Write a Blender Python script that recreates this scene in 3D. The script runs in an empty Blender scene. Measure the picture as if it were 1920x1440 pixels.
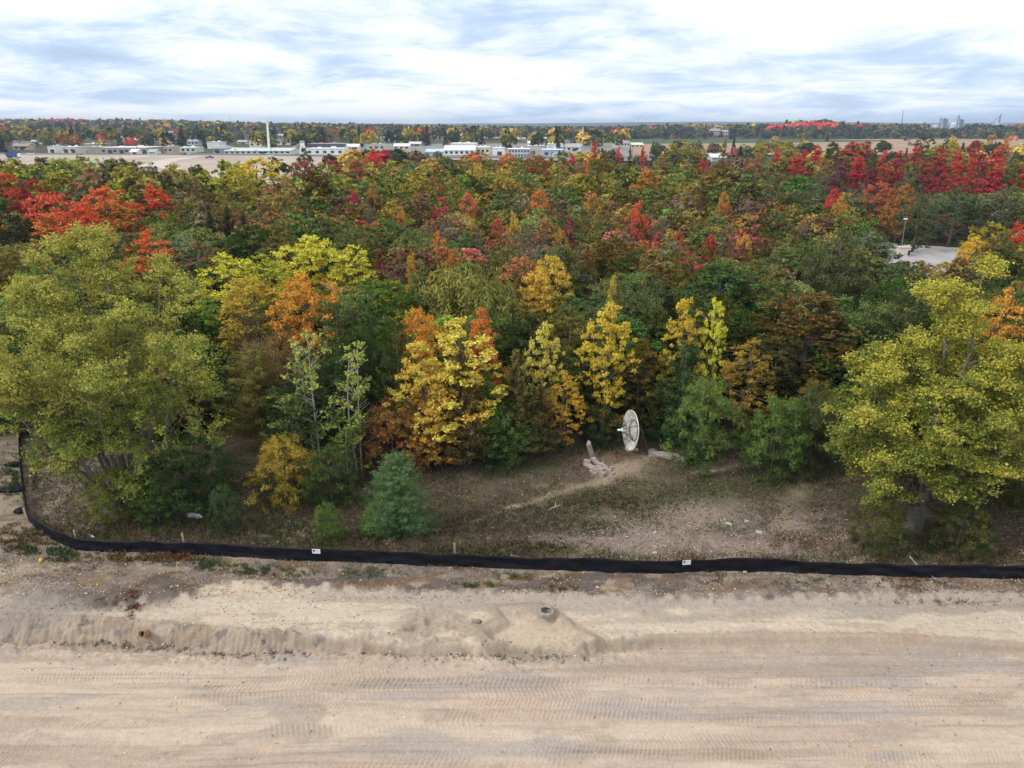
import bpy, math, random
import numpy as np

# ------------------------------------------------------------------ camera, sky, sun, exposure
SC = bpy.context.scene
COL = SC.collection
R = math.radians
CAM_H, TILT, F = 22.0, R(20.0), 1331.0          # metres, downward tilt, focal length in pixels of a 1920 wide frame
cam_data = bpy.data.cameras.new("camera")
cam_data.sensor_width = 36.0
cam_data.lens = 36.0 * F / 1920.0
cam_data.clip_start, cam_data.clip_end = 0.5, 40000.0
cam = bpy.data.objects.new("camera", cam_data)
COL.objects.link(cam)
cam.location = (0, 0, CAM_H)
cam.rotation_euler = (R(90) - TILT, 0, 0)
SC.camera = cam
SC.view_settings.view_transform = 'Standard'
SC.view_settings.look = 'None'
SC.view_settings.exposure = 0.14
SC.view_settings.gamma = 1.0
SC.render.engine = 'CYCLES'
SC.cycles.use_denoising = True
SC.cycles.max_bounces = 6
SC.cycles.diffuse_bounces = 3
SC.cycles.glossy_bounces = 2
SC.cycles.transmission_bounces = 3
SC.cycles.volume_bounces = 0
SC.cycles.transparent_max_bounces = 4

SUN_EL, SUN_AZ = 42.0, 250.0                     # sun high, from the left and a little behind the camera
world = bpy.data.worlds.new("World")
SC.world = world
world.use_nodes = True
wt = world.node_tree
wt.nodes.clear()
def W(kind, **kw):
    n = wt.nodes.new(kind)
    for k, v in kw.items():
        setattr(n, k, v)
    return n
def wl(a, b): wt.links.new(a, b)
tc = W('ShaderNodeTexCoord')
sep = W('ShaderNodeSeparateXYZ'); wl(tc.outputs['Generated'], sep.inputs[0])
zz = W('ShaderNodeMath', operation='MAXIMUM'); wl(sep.outputs['Z'], zz.inputs[0]); zz.inputs[1].default_value = 0.0
def plane(off, seed, warp=None):
    """the direction laid on a flat cloud deck overhead"""
    zo = W('ShaderNodeMath', operation='ADD'); wl(zz.outputs[0], zo.inputs[0]); zo.inputs[1].default_value = off
    ux = W('ShaderNodeMath', operation='DIVIDE'); wl(sep.outputs['X'], ux.inputs[0]); wl(zo.outputs[0], ux.inputs[1])
    uy = W('ShaderNodeMath', operation='DIVIDE'); wl(sep.outputs['Y'], uy.inputs[0]); wl(zo.outputs[0], uy.inputs[1])
    c = W('ShaderNodeCombineXYZ'); wl(ux.outputs[0], c.inputs[0]); wl(uy.outputs[0], c.inputs[1]); c.inputs[2].default_value = seed
    return c
def noise(c, scale, detail, rough, dist=0.0):
    n = W('ShaderNodeTexNoise'); n.inputs['Scale'].default_value = scale; n.inputs['Detail'].default_value = detail
    n.inputs['Roughness'].default_value = rough; n.inputs['Distortion'].default_value = dist
    wl(c.outputs[0], n.inputs['Vector']); return n
SEED = 48.1
n1 = noise(plane(0.13, SEED), 1.25, 10, 0.63, 0.35)       # billows
n2 = noise(plane(0.17, SEED + 7.6), 0.55, 4, 0.5, 0.3)     # the larger light and dark masses
mixn = W('ShaderNodeMix', data_type='FLOAT'); mixn.inputs[0].default_value = 0.46
wl(n1.outputs[0], mixn.inputs[2]); wl(n2.outputs[0], mixn.inputs[3])
thick = W('ShaderNodeMath', operation='MULTIPLY_ADD')          # the deck looks thicker and whiter overhead
wl(zz.outputs[0], thick.inputs[0]); thick.inputs[1].default_value = 0.12; wl(mixn.outputs[0], thick.inputs[2])
cloud_col = W('ShaderNodeValToRGB')
cr = cloud_col.color_ramp
cr.interpolation = 'B_SPLINE'
cr.elements[0].position, cr.elements[0].color = 0.35, (0.44, 0.61, 0.89, 1)
cr.elements[1].position, cr.elements[1].color = 0.64, (1.16, 1.15, 1.14, 1)
e = cr.elements.new(0.44); e.color = (0.57, 0.71, 0.92, 1)
e = cr.elements.new(0.495); e.color = (0.78, 0.87, 1.0, 1)
e = cr.elements.new(0.555); e.color = (0.98, 1.0, 1.04, 1)
wl(thick.outputs[0], cloud_col.inputs[0])
cover = W('ShaderNodeValToRGB')
cover.color_ramp.elements[0].position, cover.color_ramp.elements[0].color = 0.34, (0.55, 0.55, 0.55, 1)
cover.color_ramp.elements[1].position, cover.color_ramp.elements[1].color = 0.46, (1, 1, 1, 1)
wl(thick.outputs[0], cover.inputs[0])
sky = W('ShaderNodeTexSky', sky_type='NISHITA')
sky.sun_disc = False
sky.sun_elevation = R(SUN_EL)
sky.sun_rotation = R(SUN_AZ)
sky.altitude = 300
bg_sky = W('ShaderNodeBackground'); bg_sky.inputs['Strength'].default_value = 0.10
wl(sky.outputs[0], bg_sky.inputs['Color'])
bg_cloud = W('ShaderNodeBackground'); bg_cloud.inputs['Strength'].default_value = 1.06
wl(cloud_col.outputs[0], bg_cloud.inputs['Color'])
mixs = W('ShaderNodeMixShader')
wl(cover.outputs[0], mixs.inputs[0]); wl(bg_sky.outputs[0], mixs.inputs[1]); wl(bg_cloud.outputs[0], mixs.inputs[2])
wout = W('ShaderNodeOutputWorld'); wl(mixs.outputs[0], wout.inputs['Surface'])

sun_data = bpy.data.lights.new("sun", 'SUN')
sun_data.energy = 2.0
sun_data.angle = R(11)
sun_data.color = (1.0, 0.95, 0.87)
sun = bpy.data.objects.new("sun", sun_data)
COL.objects.link(sun)
# azimuth counted clockwise from +Y, as the sky texture's sun_rotation is
from mathutils import Vector
sd = Vector((math.sin(R(SUN_AZ)) * math.cos(R(SUN_EL)), math.cos(R(SUN_AZ)) * math.cos(R(SUN_EL)), math.sin(R(SUN_EL))))
sun.rotation_euler = sd.to_track_quat('Z', 'Y').to_euler()
sun.location = (0, 0, 200)

# ------------------------------------------------------------------ helpers
rng = np.random.default_rng(7)
random.seed(7)
def lin(c):
    c = np.asarray(c, float) / 255.0
    return np.where(c <= 0.04045, c / 12.92, ((c + 0.055) / 1.055) ** 2.4)
def S(*c):
    return tuple(float(v) for v in lin(c)) + (1.0,)
CT, ST = math.cos(TILT), math.sin(TILT)
def ray(px, py):
    xc, yc = (px - 960) / F, (720 - py) / F
    return np.array([xc, CT + yc * ST, -ST + yc * CT])
def at_z(px, py, z=0.0):
    d = ray(px, py); s = (z - CAM_H) / d[2]
    return np.array([d[0] * s, d[1] * s, z])
def at_y(px, py, Y):
    d = ray(px, py); s = Y / d[1]
    return np.array([d[0] * s, Y, CAM_H + d[2] * s])
def depth_of(Y, z): return Y * CT + (CAM_H - z) * ST
def project(x, y, z):
    dep = y * CT + (CAM_H - z) * ST
    up = y * ST + (z - CAM_H) * CT
    return 960 + F * x / dep, 720 - F * up / dep
def sm(t):
    t = np.clip(t, 0, 1); return t * t * (3 - 2 * t)

def hash2(ix, iy, seed):
    h = (ix.astype(np.int64) * 374761393 + iy.astype(np.int64) * 668265263 + seed * 974634777) & 0xFFFFFFFF
    h = ((h ^ (h >> 13)) * 1274126177) & 0xFFFFFFFF
    h = ((h ^ (h >> 16)) * 2246822519) & 0xFFFFFFFF
    return ((h ^ (h >> 15)) & 0xFFFFFF) / float(0xFFFFFF)
def vnoise(x, y, seed=0):
    x = np.asarray(x, float); y = np.asarray(y, float)
    ix, iy = np.floor(x), np.floor(y)
    fx, fy = x - ix, y - iy
    fx, fy = fx * fx * (3 - 2 * fx), fy * fy * (3 - 2 * fy)
    a, b = hash2(ix, iy, seed), hash2(ix + 1, iy, seed)
    c, d = hash2(ix, iy + 1, seed), hash2(ix + 1, iy + 1, seed)
    return a + (b - a) * fx + (c - a) * fy + (a - b - c + d) * fx * fy
def fbm(x, y, seed=0, octs=4, gain=0.5):
    t, amp, tot = 0.0, 1.0, 0.0
    for k in range(octs):
        t = t + amp * vnoise(x * 2 ** k + 17.3 * k, y * 2 ** k - 9.1 * k, seed + k)
        tot += amp; amp *= gain
    return t / tot

def raw_mesh(name, V, loops, starts, smooth=False):
    me = bpy.data.meshes.new(name)
    V = np.ascontiguousarray(V, np.float32).reshape(-1, 3)
    me.vertices.add(len(V)); me.vertices.foreach_set("co", V.ravel())
    me.loops.add(len(loops)); me.loops.foreach_set("vertex_index", np.asarray(loops, np.int32).ravel())
    me.polygons.add(len(starts)); me.polygons.foreach_set("loop_start", np.asarray(starts, np.int32))
    if smooth:
        me.polygons.foreach_set("use_smooth", np.ones(len(starts), bool))
    me.update(calc_edges=True)
    return me
def face_attr(me, name, vals):
    a = me.attributes.new(name, 'FLOAT', 'FACE'); a.data.foreach_set('value', np.asarray(vals, np.float32).ravel())
def face_col(me, name, cols):
    a = me.attributes.new(name, 'FLOAT_COLOR', 'FACE')
    c = np.ones((len(cols), 4), np.float32); c[:, :3] = cols
    a.data.foreach_set('color', c.ravel())
def point_col(me, name, cols):
    a = me.attributes.new(name, 'FLOAT_COLOR', 'POINT')
    c = np.ones((len(cols), 4), np.float32); c[:, :3] = cols
    a.data.foreach_set('color', c.ravel())

def tag(o, label=None, cat=None, group=None, kind=None):
    if label: o["label"] = label
    if cat: o["category"] = cat
    if group: o["group"] = group
    if kind: o["kind"] = kind
    return o
def link(o, parent=None):
    COL.objects.link(o)
    if parent is not None: o.parent = parent
    return o
def thing(name, label, cat, loc=(0, 0, 0), rz=0.0, group=None):
    o = bpy.data.objects.new(name, None)
    o.empty_display_size = 0.3
    o.location = loc; o.rotation_euler = (0, 0, rz)
    link(o)
    return tag(o, label, cat, group)

class MB:
    """collects shapes; build() links them as one mesh object"""
    def __init__(s): s.v, s.f = [], []
    def add(s, V, Fc):
        b = len(s.v); s.v += [tuple(map(float, p)) for p in V]; s.f += [tuple(i + b for i in f) for f in Fc]; return s
    def box(s, c, d, rz=0.0, taper=1.0, rx=0.0, ry=0.0, jit=0.0):
        x, y, z = d[0] / 2, d[1] / 2, d[2] / 2
        P = [(-x, -y, -z), (x, -y, -z), (x, y, -z), (-x, y, -z), (-x * taper, -y * taper, z), (x * taper, -y * taper, z), (x * taper, y * taper, z), (-x * taper, y * taper, z)]
        from mathutils import Euler
        M = Euler((rx, ry, rz)).to_matrix()
        Q = []
        for p in P:
            p = Vector(p)
            if jit: p = p * (1 + random.uniform(-jit, jit))
            q = M @ p; Q.append((q.x + c[0], q.y + c[1], q.z + c[2]))
        return s.add(Q, [(0, 3, 2, 1), (4, 5, 6, 7), (0, 1, 5, 4), (1, 2, 6, 5), (2, 3, 7, 6), (3, 0, 4, 7)])
    def tube(s, path, radii, n=8, cap=True):
        path = [Vector(p) for p in path]
        if not hasattr(radii, '__len__'): radii = [radii] * len(path)
        rings = []
        for i, p in enumerate(path):
            t = (path[min(i + 1, len(path) - 1)] - path[max(i - 1, 0)]).normalized()
            a = t.cross(Vector((0.0, 0.0, 1.0)))
            if a.length < 1e-3: a = t.cross(Vector((1.0, 0, 0)))
            a.normalize(); b = t.cross(a)
            rings.append([p + (a * math.cos(2 * math.pi * k / n) + b * math.sin(2 * math.pi * k / n)) * radii[i] for k in range(n)])
        V = [q for r in rings for q in r]; Fc = []
        for i in range(len(path) - 1):
            for k in range(n):
                k2 = (k + 1) % n
                Fc.append((i * n + k, i * n + k2, (i + 1) * n + k2, (i + 1) * n + k))
        if cap:
            Fc.append(tuple(range(n - 1, -1, -1))); m = (len(path) - 1) * n
            Fc.append(tuple(m + k for k in range(n)))
        return s.add(V, Fc)
    def lathe(s, prof, n=32, axis_m=None, close=False):
        """prof: (radius, height) pairs turned about z"""
        V, Fc = [], []
        m = len(prof)
        for k in range(n):
            a = 2 * math.pi * k / n
            for r, z in prof:
                p = Vector((r * math.cos(a), r * math.sin(a), z))
                if axis_m is not None: p = axis_m @ p
                V.append(p)
        for k in range(n):
            k2 = (k + 1) % n
            for j in range(m if close else m - 1):
                j2 = (j + 1) % m
                Fc.append((k * m + j, k2 * m + j, k2 * m + j2, k * m + j2))
        return s.add(V, Fc)
    def mesh(s, name, smooth=False):
        me = bpy.data.meshes.new(name); me.from_pydata(s.v, [], s.f)
        if smooth: me.polygons.foreach_set("use_smooth", np.ones(len(me.polygons), bool))
        me.update(); return me
    def build(s, name, mat, parent=None, smooth=False, loc=None):
        o = bpy.data.objects.new(name, s.mesh(name, smooth))
        if mat: o.data.materials.append(mat)
        if loc is not None: o.location = loc
        return link(o, parent)

# ------------------------------------------------------------------ materials
def mat_nodes(name):
    m = bpy.data.materials.new(name); m.use_nodes = True
    nt = m.node_tree; nt.nodes.clear()
    out = nt.nodes.new('ShaderNodeOutputMaterial')
    return m, nt, out
def nn(nt, kind, **kw):
    n = nt.nodes.new(kind)
    for k, v in kw.items(): setattr(n, k, v)
    return n
def plain(name, col, rough=0.8, noise=0.15, nscale=3.0, bump=0.0, metal=0.0, dirt=None, dirt_amt=0.5):
    """a base colour broken up by noise, with optional dirt blotches and a bump"""
    m, nt, out = mat_nodes(name)
    b = nn(nt, 'ShaderNodeBsdfPrincipled'); b.inputs['Roughness'].default_value = rough; b.inputs['Metallic'].default_value = metal
    if name == 'silt_fabric': b.inputs['Specular IOR Level'].default_value = 0.22
    nt.links.new(b.outputs[0], out.inputs[0])
    t = nn(nt, 'ShaderNodeTexCoord'); n = nn(nt, 'ShaderNodeTexNoise')
    n.inputs['Scale'].default_value = nscale; n.inputs['Detail'].default_value = 6
    nt.links.new(t.outputs['Object'], n.inputs['Vector'])
    r = nn(nt, 'ShaderNodeValToRGB')
    lo = tuple(c * (1 - noise) for c in col[:3]) + (1,); hi = tuple(min(1, c * (1 + noise)) for c in col[:3]) + (1,)
    r.color_ramp.elements[0].position = 0.3; r.color_ramp.elements[0].color = lo
    r.color_ramp.elements[1].position = 0.7; r.color_ramp.elements[1].color = hi
    nt.links.new(n.outputs[0], r.inputs[0])
    src = r.outputs[0]
    if dirt is not None:
        n3 = nn(nt, 'ShaderNodeTexNoise'); n3.inputs['Scale'].default_value = nscale * 0.6; n3.inputs['Detail'].default_value = 8; n3.inputs['Roughness'].default_value = 0.7
        nt.links.new(t.outputs['Object'], n3.inputs['Vector'])
        rr = nn(nt, 'ShaderNodeValToRGB'); rr.color_ramp.elements[0].position = 0.48; rr.color_ramp.elements[1].position = 0.66
        rr.color_ramp.elements[1].color = (dirt_amt,) * 3 + (1,)
        nt.links.new(n3.outputs[0], rr.inputs[0])
        mx = nn(nt, 'ShaderNodeMix', data_type='RGBA'); nt.links.new(rr.outputs[0], mx.inputs[0]); nt.links.new(src, mx.inputs[6]); mx.inputs[7].default_value = tuple(dirt[:3]) + (1,)
        src = mx.outputs[2]
    nt.links.new(src, b.inputs['Base Color'])
    if bump:
        bp = nn(nt, 'ShaderNodeBump'); bp.inputs['Strength'].default_value = bump; bp.inputs['Distance'].default_value = 0.05
        nt.links.new(n.outputs[0], bp.inputs['Height']); nt.links.new(bp.outputs[0], b.inputs['Normal'])
    return m

def leaf_material(name, from_attr):
    """foliage: colour 1 and 2 of each tree mixed by clump and height; a random tone per leaf"""
    m, nt, out = mat_nodes(name)
    L = nt.links.new
    def attr(n, typ='GEOMETRY'):
        a = nn(nt, 'ShaderNodeAttribute', attribute_type=typ); a.attribute_name = n; return a
    rnd = attr('rnd')
    if from_attr:
        base = attr('col').outputs['Color']
    else:
        oi = nn(nt, 'ShaderNodeObjectInfo'); t2 = attr('tint', 'OBJECT'); mxa = attr('turn', 'OBJECT')
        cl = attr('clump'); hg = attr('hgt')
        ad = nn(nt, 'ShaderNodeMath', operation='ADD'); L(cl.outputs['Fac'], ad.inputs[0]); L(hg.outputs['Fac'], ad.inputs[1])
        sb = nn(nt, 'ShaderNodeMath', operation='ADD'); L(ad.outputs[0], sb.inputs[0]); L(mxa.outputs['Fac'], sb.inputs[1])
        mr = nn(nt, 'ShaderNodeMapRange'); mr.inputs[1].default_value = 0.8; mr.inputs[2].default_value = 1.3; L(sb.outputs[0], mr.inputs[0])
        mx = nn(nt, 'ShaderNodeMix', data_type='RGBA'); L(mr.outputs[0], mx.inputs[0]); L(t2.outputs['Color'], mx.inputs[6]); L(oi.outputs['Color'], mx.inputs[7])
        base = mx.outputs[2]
    hsv = nn(nt, 'ShaderNodeHueSaturation'); L(base, hsv.inputs['Color'])
    v = nn(nt, 'ShaderNodeMapRange'); L(rnd.outputs['Fac'], v.inputs[0]); v.inputs[3].default_value = 0.72; v.inputs[4].default_value = 1.28; L(v.outputs[0], hsv.inputs['Value'])
    h = nn(nt, 'ShaderNodeMath', operation='MULTIPLY'); L(rnd.outputs['Fac'], h.inputs[0]); h.inputs[1].default_value = 7.31
    hf = nn(nt, 'ShaderNodeMath', operation='FRACT'); L(h.outputs[0], hf.inputs[0])
    hr = nn(nt, 'ShaderNodeMapRange'); L(hf.outputs[0], hr.inputs[0]); hr.inputs[3].default_value = 0.485; hr.inputs[4].default_value = 0.515; L(hr.outputs[0], hsv.inputs['Hue'])
    d = nn(nt, 'ShaderNodeBsdfDiffuse'); L(hsv.outputs[0], d.inputs[0])
    t = nn(nt, 'ShaderNodeBsdfTranslucent'); L(hsv.outputs[0], t.inputs[0])
    ms = nn(nt, 'ShaderNodeMixShader'); ms.inputs[0].default_value = 0.25
    L(d.outputs[0], ms.inputs[1]); L(t.outputs[0], ms.inputs[2]); L(ms.outputs[0], out.inputs[0])
    return m
def attr_material(name, rough=0.9, gloss=False):
    m, nt, out = mat_nodes(name)
    a = nn(nt, 'ShaderNodeAttribute'); a.attribute_name = 'col'
    b = nn(nt, 'ShaderNodeBsdfPrincipled'); b.inputs['Roughness'].default_value = rough; b.inputs['Specular IOR Level'].default_value = 0.15
    n = nn(nt, 'ShaderNodeTexNoise'); n.inputs['Scale'].default_value = 14.0
    g = nn(nt, 'ShaderNodeNewGeometry'); nt.links.new(g.outputs['Position'], n.inputs['Vector'])
    r = nn(nt, 'ShaderNodeMapRange'); r.inputs[3].default_value = 0.75; r.inputs[4].default_value = 1.25; nt.links.new(n.outputs[0], r.inputs[0])
    hs = nn(nt, 'ShaderNodeHueSaturation'); nt.links.new(a.outputs['Color'], hs.inputs['Color']); nt.links.new(r.outputs[0], hs.inputs['Value'])
    nt.links.new(hs.outputs[0], b.inputs['Base Color']); nt.links.new(b.outputs[0], out.inputs[0])
    return m

M_LEAF = leaf_material("foliage", False)
M_WOOD = leaf_material("woodland_foliage", True)
M_SCAT = attr_material("scatter")
M_BARK = plain("bark", (0.11, 0.09, 0.07), 0.9, 0.35, 4.0, 0.4)
M_PALE = plain("pale_bark", (0.36, 0.34, 0.30), 0.85, 0.3, 5.0, 0.3)
M_GREYBARK = plain("grey_bark", (0.14, 0.125, 0.11), 0.9, 0.3, 5.0, 0.3)

# ------------------------------------------------------------------ terrain
def xs_of(px, py, z):
    return np.array([at_z(a, b, z)[0] for a, b in zip(px, py)]), np.array([at_z(a, b, z)[1] for a, b in zip(px, py)])
Z_BENCH = -0.25
BPX  = [-500, -200, 0, 150, 300, 450, 540, 600, 660, 720, 770, 830, 900, 980, 1050, 1110, 1200, 1400, 1560, 1700, 1830, 1920, 2300]
BTOP = [1146, 1148, 1152, 1157, 1167, 1181, 1188, 1195, 1205, 1213, 1218, 1216, 1217, 1222, 1221, 1212, 1196, 1188, 1189, 1192, 1203, 1208, 1214]
BBOT = [1205, 1207, 1206, 1212, 1222, 1230, 1222, 1214, 1220, 1227, 1230, 1227, 1228, 1233, 1231, 1223, 1216, 1213, 1214, 1216, 1222, 1228, 1236]
BZ   = [-1.1, -1.1, -1.1, -1.1, -1.1, -1.05, -0.9, -0.76, -0.72, -0.70, -0.70, -0.70, -0.70, -0.70, -0.70, -0.68, -0.66, -0.66, -0.62, -0.62, -0.62, -0.62, -0.6]
_bx = np.array([at_z(a, b, Z_BENCH)[0] for a, b in zip(BPX, BTOP)])
_by = np.array([at_z(a, b, Z_BENCH)[1] for a, b in zip(BPX, BTOP)])
_fx = np.array([at_z(a, b, z)[0] for a, b, z in zip(BPX, BBOT, BZ)])
_fy = np.array([at_z(a, b, z)[1] for a, b, z in zip(BPX, BBOT, BZ)])
# the edge between dark earth strip and pale bench
EPX = [-500, 0, 100, 230, 360, 372, 500, 640, 700, 860, 960, 1100, 1280, 1450, 1600, 1700, 1800, 1920, 2300]
EPY = [1125, 1120, 1122, 1128, 1110, 1096, 1094, 1098, 1102, 1106, 1110, 1116, 1118, 1117, 1113, 1112, 1112, 1114, 1116]
_ex, _ey = xs_of(EPX, EPY, -0.05)
FPX = [36, 38, 40, 46, 52, 64, 95, 145, 220, 300, 400, 480, 560, 640, 720, 800, 880, 960, 1040, 1120, 1200, 1235, 1290, 1360, 1440, 1500, 1560, 1630, 1700, 1770, 1840, 1920, 2050, 2300, 2700]
FPY = [770, 815, 868, 930, 968, 985, 1006, 1029, 1032, 1034, 1038, 1043, 1047, 1050, 1053, 1057, 1060, 1063, 1066, 1068, 1072, 1073, 1069, 1068, 1068, 1071, 1074, 1077, 1079, 1080, 1080, 1082, 1086, 1090, 1094]
FENCE = np.array([at_z(a, b, 0.02)[:2] for a, b in zip(FPX, FPY)])

def poly_sd(x, y, P):
    """signed distance to a polygon (negative inside)"""
    d = np.full(x.shape, 1e9); s = np.ones(x.shape)
    n = len(P)
    for i in range(n):
        a, b = P[i], P[(i + 1) % n]
        ex, ey = b[0] - a[0], b[1] - a[1]
        wx, wy = x - a[0], y - a[1]
        t = np.clip((wx * ex + wy * ey) / (ex * ex + ey * ey), 0, 1)
        d = np.minimum(d, (wx - ex * t) ** 2 + (wy - ey * t) ** 2)
        c1, c2, c3 = y >= a[1], y < b[1], ex * wy > ey * wx
        s = np.where((c1 & c2 & c3) | (~c1 & ~c2 & ~c3), -s, s)
    return np.sqrt(d) * s
SLAB = [at_z(a, b, -0.45)[:2] for a, b in [(935, 1152), (1010, 1148), (1040, 1162), (1075, 1190), (1112, 1208), (1080, 1218), (985, 1220), (920, 1208), (905, 1190), (945, 1170)]]
LUMP = [at_z(a, b, -0.5)[:2] for a, b in [(778, 1142), (850, 1150), (892, 1165), (905, 1195), (880, 1212), (775, 1214), (740, 1190), (758, 1165)]]

def relief_far(x, y):
    az = x / np.maximum(y, 1.0)
    z = 17 * sm((y - 950) / 1500) * sm((-0.12 - az) / 0.5) * (0.75 + 0.5 * vnoise(x / 420, y / 700, 5))
    z = z + 7 * sm((y - 1000) / 900) * sm((0.02 - az) / 0.25)
    z = z + 11 * np.exp(-((az - 0.40) / 0.055) ** 2 - ((y - 1480) / 150) ** 2)
    z = z + 5.5 * sm((y - 1230) / 160) * sm((az - 0.12) / 0.12) * (0.7 + 0.5 * vnoise(x / 160, y / 900, 9))
    z = z + 50 * sm((y - 5200) / 3600) * (0.55 + 0.8 * fbm(x / 2600, y / 9000, 12, 3))
    return z
def zfun(x, y, micro=False):
    x = np.asarray(x, float); y = np.asarray(y, float)
    yt = np.interp(x, _bx, _by); yb = np.interp(x, _fx, _fy); zb = np.interp(x, _fx, BZ)
    ye = np.interp(x, _ex, _ey)
    w1 = (fbm(x * 0.9, y * 0.25, 31, 3) - 0.5) * 0.5
    s = sm((y - yb + w1 * 0.5) / np.maximum(yt - yb, 0.25))
    z = zb + (Z_BENCH - zb) * s
    # bench up to the strip, with a small ragged lip
    u = sm((y - ye + (fbm(x * 1.3, y * 1.3, 41, 3) - 0.5) * 0.8 + 0.35) / 0.55)
    z = z + u * (0.2 + 0.0)
    z = z + 0.07 * np.exp(-((y - ye - 0.1) / 0.35) ** 2) * (0.4 + 1.2 * vnoise(x * 0.8, 0 * x, 44))
    z = np.where(y > ye + 2, np.maximum(z, -0.05), z)
    # gentle roll of the rough ground behind the fence
    k = sm((y - 34.5) / 6) * (1 - sm((y - 300) / 200))
    z = z + k * (fbm(x / 9, y / 9, 51, 3) - 0.5) * 0.9
    # pushed-up heap at the far left
    hx, hy = at_z(60, 1090, 0.2)[:2]
    z = z + 0.5 * np.exp(-((x - hx) / 2.4) ** 2 - ((y - hy) / 1.1) ** 2)
    hx, hy = at_z(1650, 1092, 0.0)[:2]
    z = z + 0.22 * np.exp(-((x - hx) / 0.9) ** 2 - ((y - hy) / 0.55) ** 2)
    near = (np.abs(x) < 30) & (y < 36) & (y > 18)
    if near.any():
        xa, ya = x[near] if x.ndim else x.reshape(1), y[near] if y.ndim else y.reshape(1)
        za = z[near] if z.ndim else z.reshape(1)
        d = poly_sd(xa, ya, SLAB)
        wob = (fbm(xa * 2.2, ya * 2.2, 61, 3) - 0.5) * 0.25
        ins = sm((-(d + wob)) / 0.25)
        ramp = -0.46 - 0.20 * sm((28.8 - ya) / 2.0)
        za = za * (1 - ins) + (ramp + 0.02 * (fbm(xa * 3, ya * 3, 63) - .5)) * ins
        za = za + 0.13 * np.exp(-((d + wob - 0.2) / 0.22) ** 2) * (0.35 + 0.9 * vnoise(xa * 1.4, ya * 1.4, 62))
        d = poly_sd(xa, ya, LUMP)
        ins = sm(-(d + wob) / 0.5)
        za = za + ins * (0.06 - np.abs(fbm(xa * 0.8, ya * 1.2, 65, 4, 0.5) - 0.5) * 1.4)
        # rough slumped soil below the middle of the bench and along the left bank
        yb_, yt_ = np.interp(xa, _fx, _fy), np.interp(xa, _bx, _by)
        band = np.exp(-((ya - (yb_ + 0.1)) / 0.9) ** 2) * sm((8 - xa) / 3) 
        za = za + band * (np.abs(fbm(xa * 1.6, ya * 2.2, 71, 4, 0.6) - 0.5) * 0.8 - 0.06)
        if x.ndim: z[near] = za
        else: z = za[0]
    if micro:
        yt_, yb_ = np.interp(x, _bx, _by), np.interp(x, _fx, _fy)
        # tooth marks of the digger down the left bank
        bank = sm((y - yb_ + 0.1) / 0.25) * sm((yt_ - y + 0.05) / 0.2) * sm((-3.0 - x) / 2.5)
        gx = x * 3.6 + (fbm(x * 0.8, y * 0.5, 81, 3) - 0.5) * 3
        z = z + bank * (np.abs((gx % 1.0) - 0.5) * 0.14 * (.3 + 1.2 * vnoise(x * .9, y * 1.5, 85)) - 0.04 + (fbm(x * 2.2, y * 2.2, 83, 4, .6) - .5) * 0.34)
        # crawler tracks on the lower level: long lanes with cleat marks across them
        low = sm((yb_ - 0.75 - y + (fbm(x * .3, y * .9, 91, 3) - .5) * 1.2) / 0.5)
        wy = y + 0.55 * (fbm(x / 14, y / 9, 95, 2) - 0.5) + 0.0006 * x * x * np.sign(x - 4) * 0.5
        lane = wy / 0.62
        li = np.floor(lane); lf = lane - li
        hh = hash2(li, np.floor(x / 9.0 + hash2(li, li * 0, 3) * 7), 97)
        inl = sm((0.5 - np.abs(lf - 0.5)) / 0.1)
        cle = (x + (lf - 0.5) * (0.22 - 0.44 * (hash2(li, li * 0, 98) > 0.5)) + hh) / (0.17 + 0.05 * hash2(li, li * 0, 99))
        cl = np.abs((cle % 1.0) - 0.5) * 2
        amp = np.clip(hh * 1.5 - 0.12, 0, 1) * (0.40 + 0.9 * sm((fbm(x * 0.35, y * 1.4, 101, 3) - 0.35) / 0.3))
        z = z + low * (inl * amp * (sm((cl - 0.35) / 0.4) * 0.046 - 0.019) - 0.038 * np.exp(-((lf - 0.02) / 0.07) ** 2) * hash2(li, li * 0, 105)
                       + (fbm(x * 0.5, y * 3.2, 103, 3) - 0.5) * 0.16)
        ben = sm((y - yt_) / 0.4) * sm((np.interp(x, _ex, _ey) - y) / 0.4)
        z = z + ben * ((fbm(x * 0.45, y * 4.0, 107, 3) - 0.5) * 0.06 + (fbm(x * 4, y * 4, 109, 3) - 0.5) * 0.03)
        rough = sm((y - yb_ - 0.1) / 0.3)
        z = z + (fbm(x * 5, y * 5, 111, 3) - 0.5) * 0.05 * (0.4 + rough) + (fbm(x * 1.2, y * 1.2, 115, 3) - 0.5) * 0.10 * sm((y - np.interp(x, _ex, _ey)) / 0.5)
    return z + relief_far(x, y)
def ground_pt(px, py):
    z = 0.0
    for _ in range(6):
        p = at_z(px, py, z); z = float(zfun(np.array([p[0]]), np.array([p[1]]))[0])
    return at_z(px, py, z)

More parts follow.
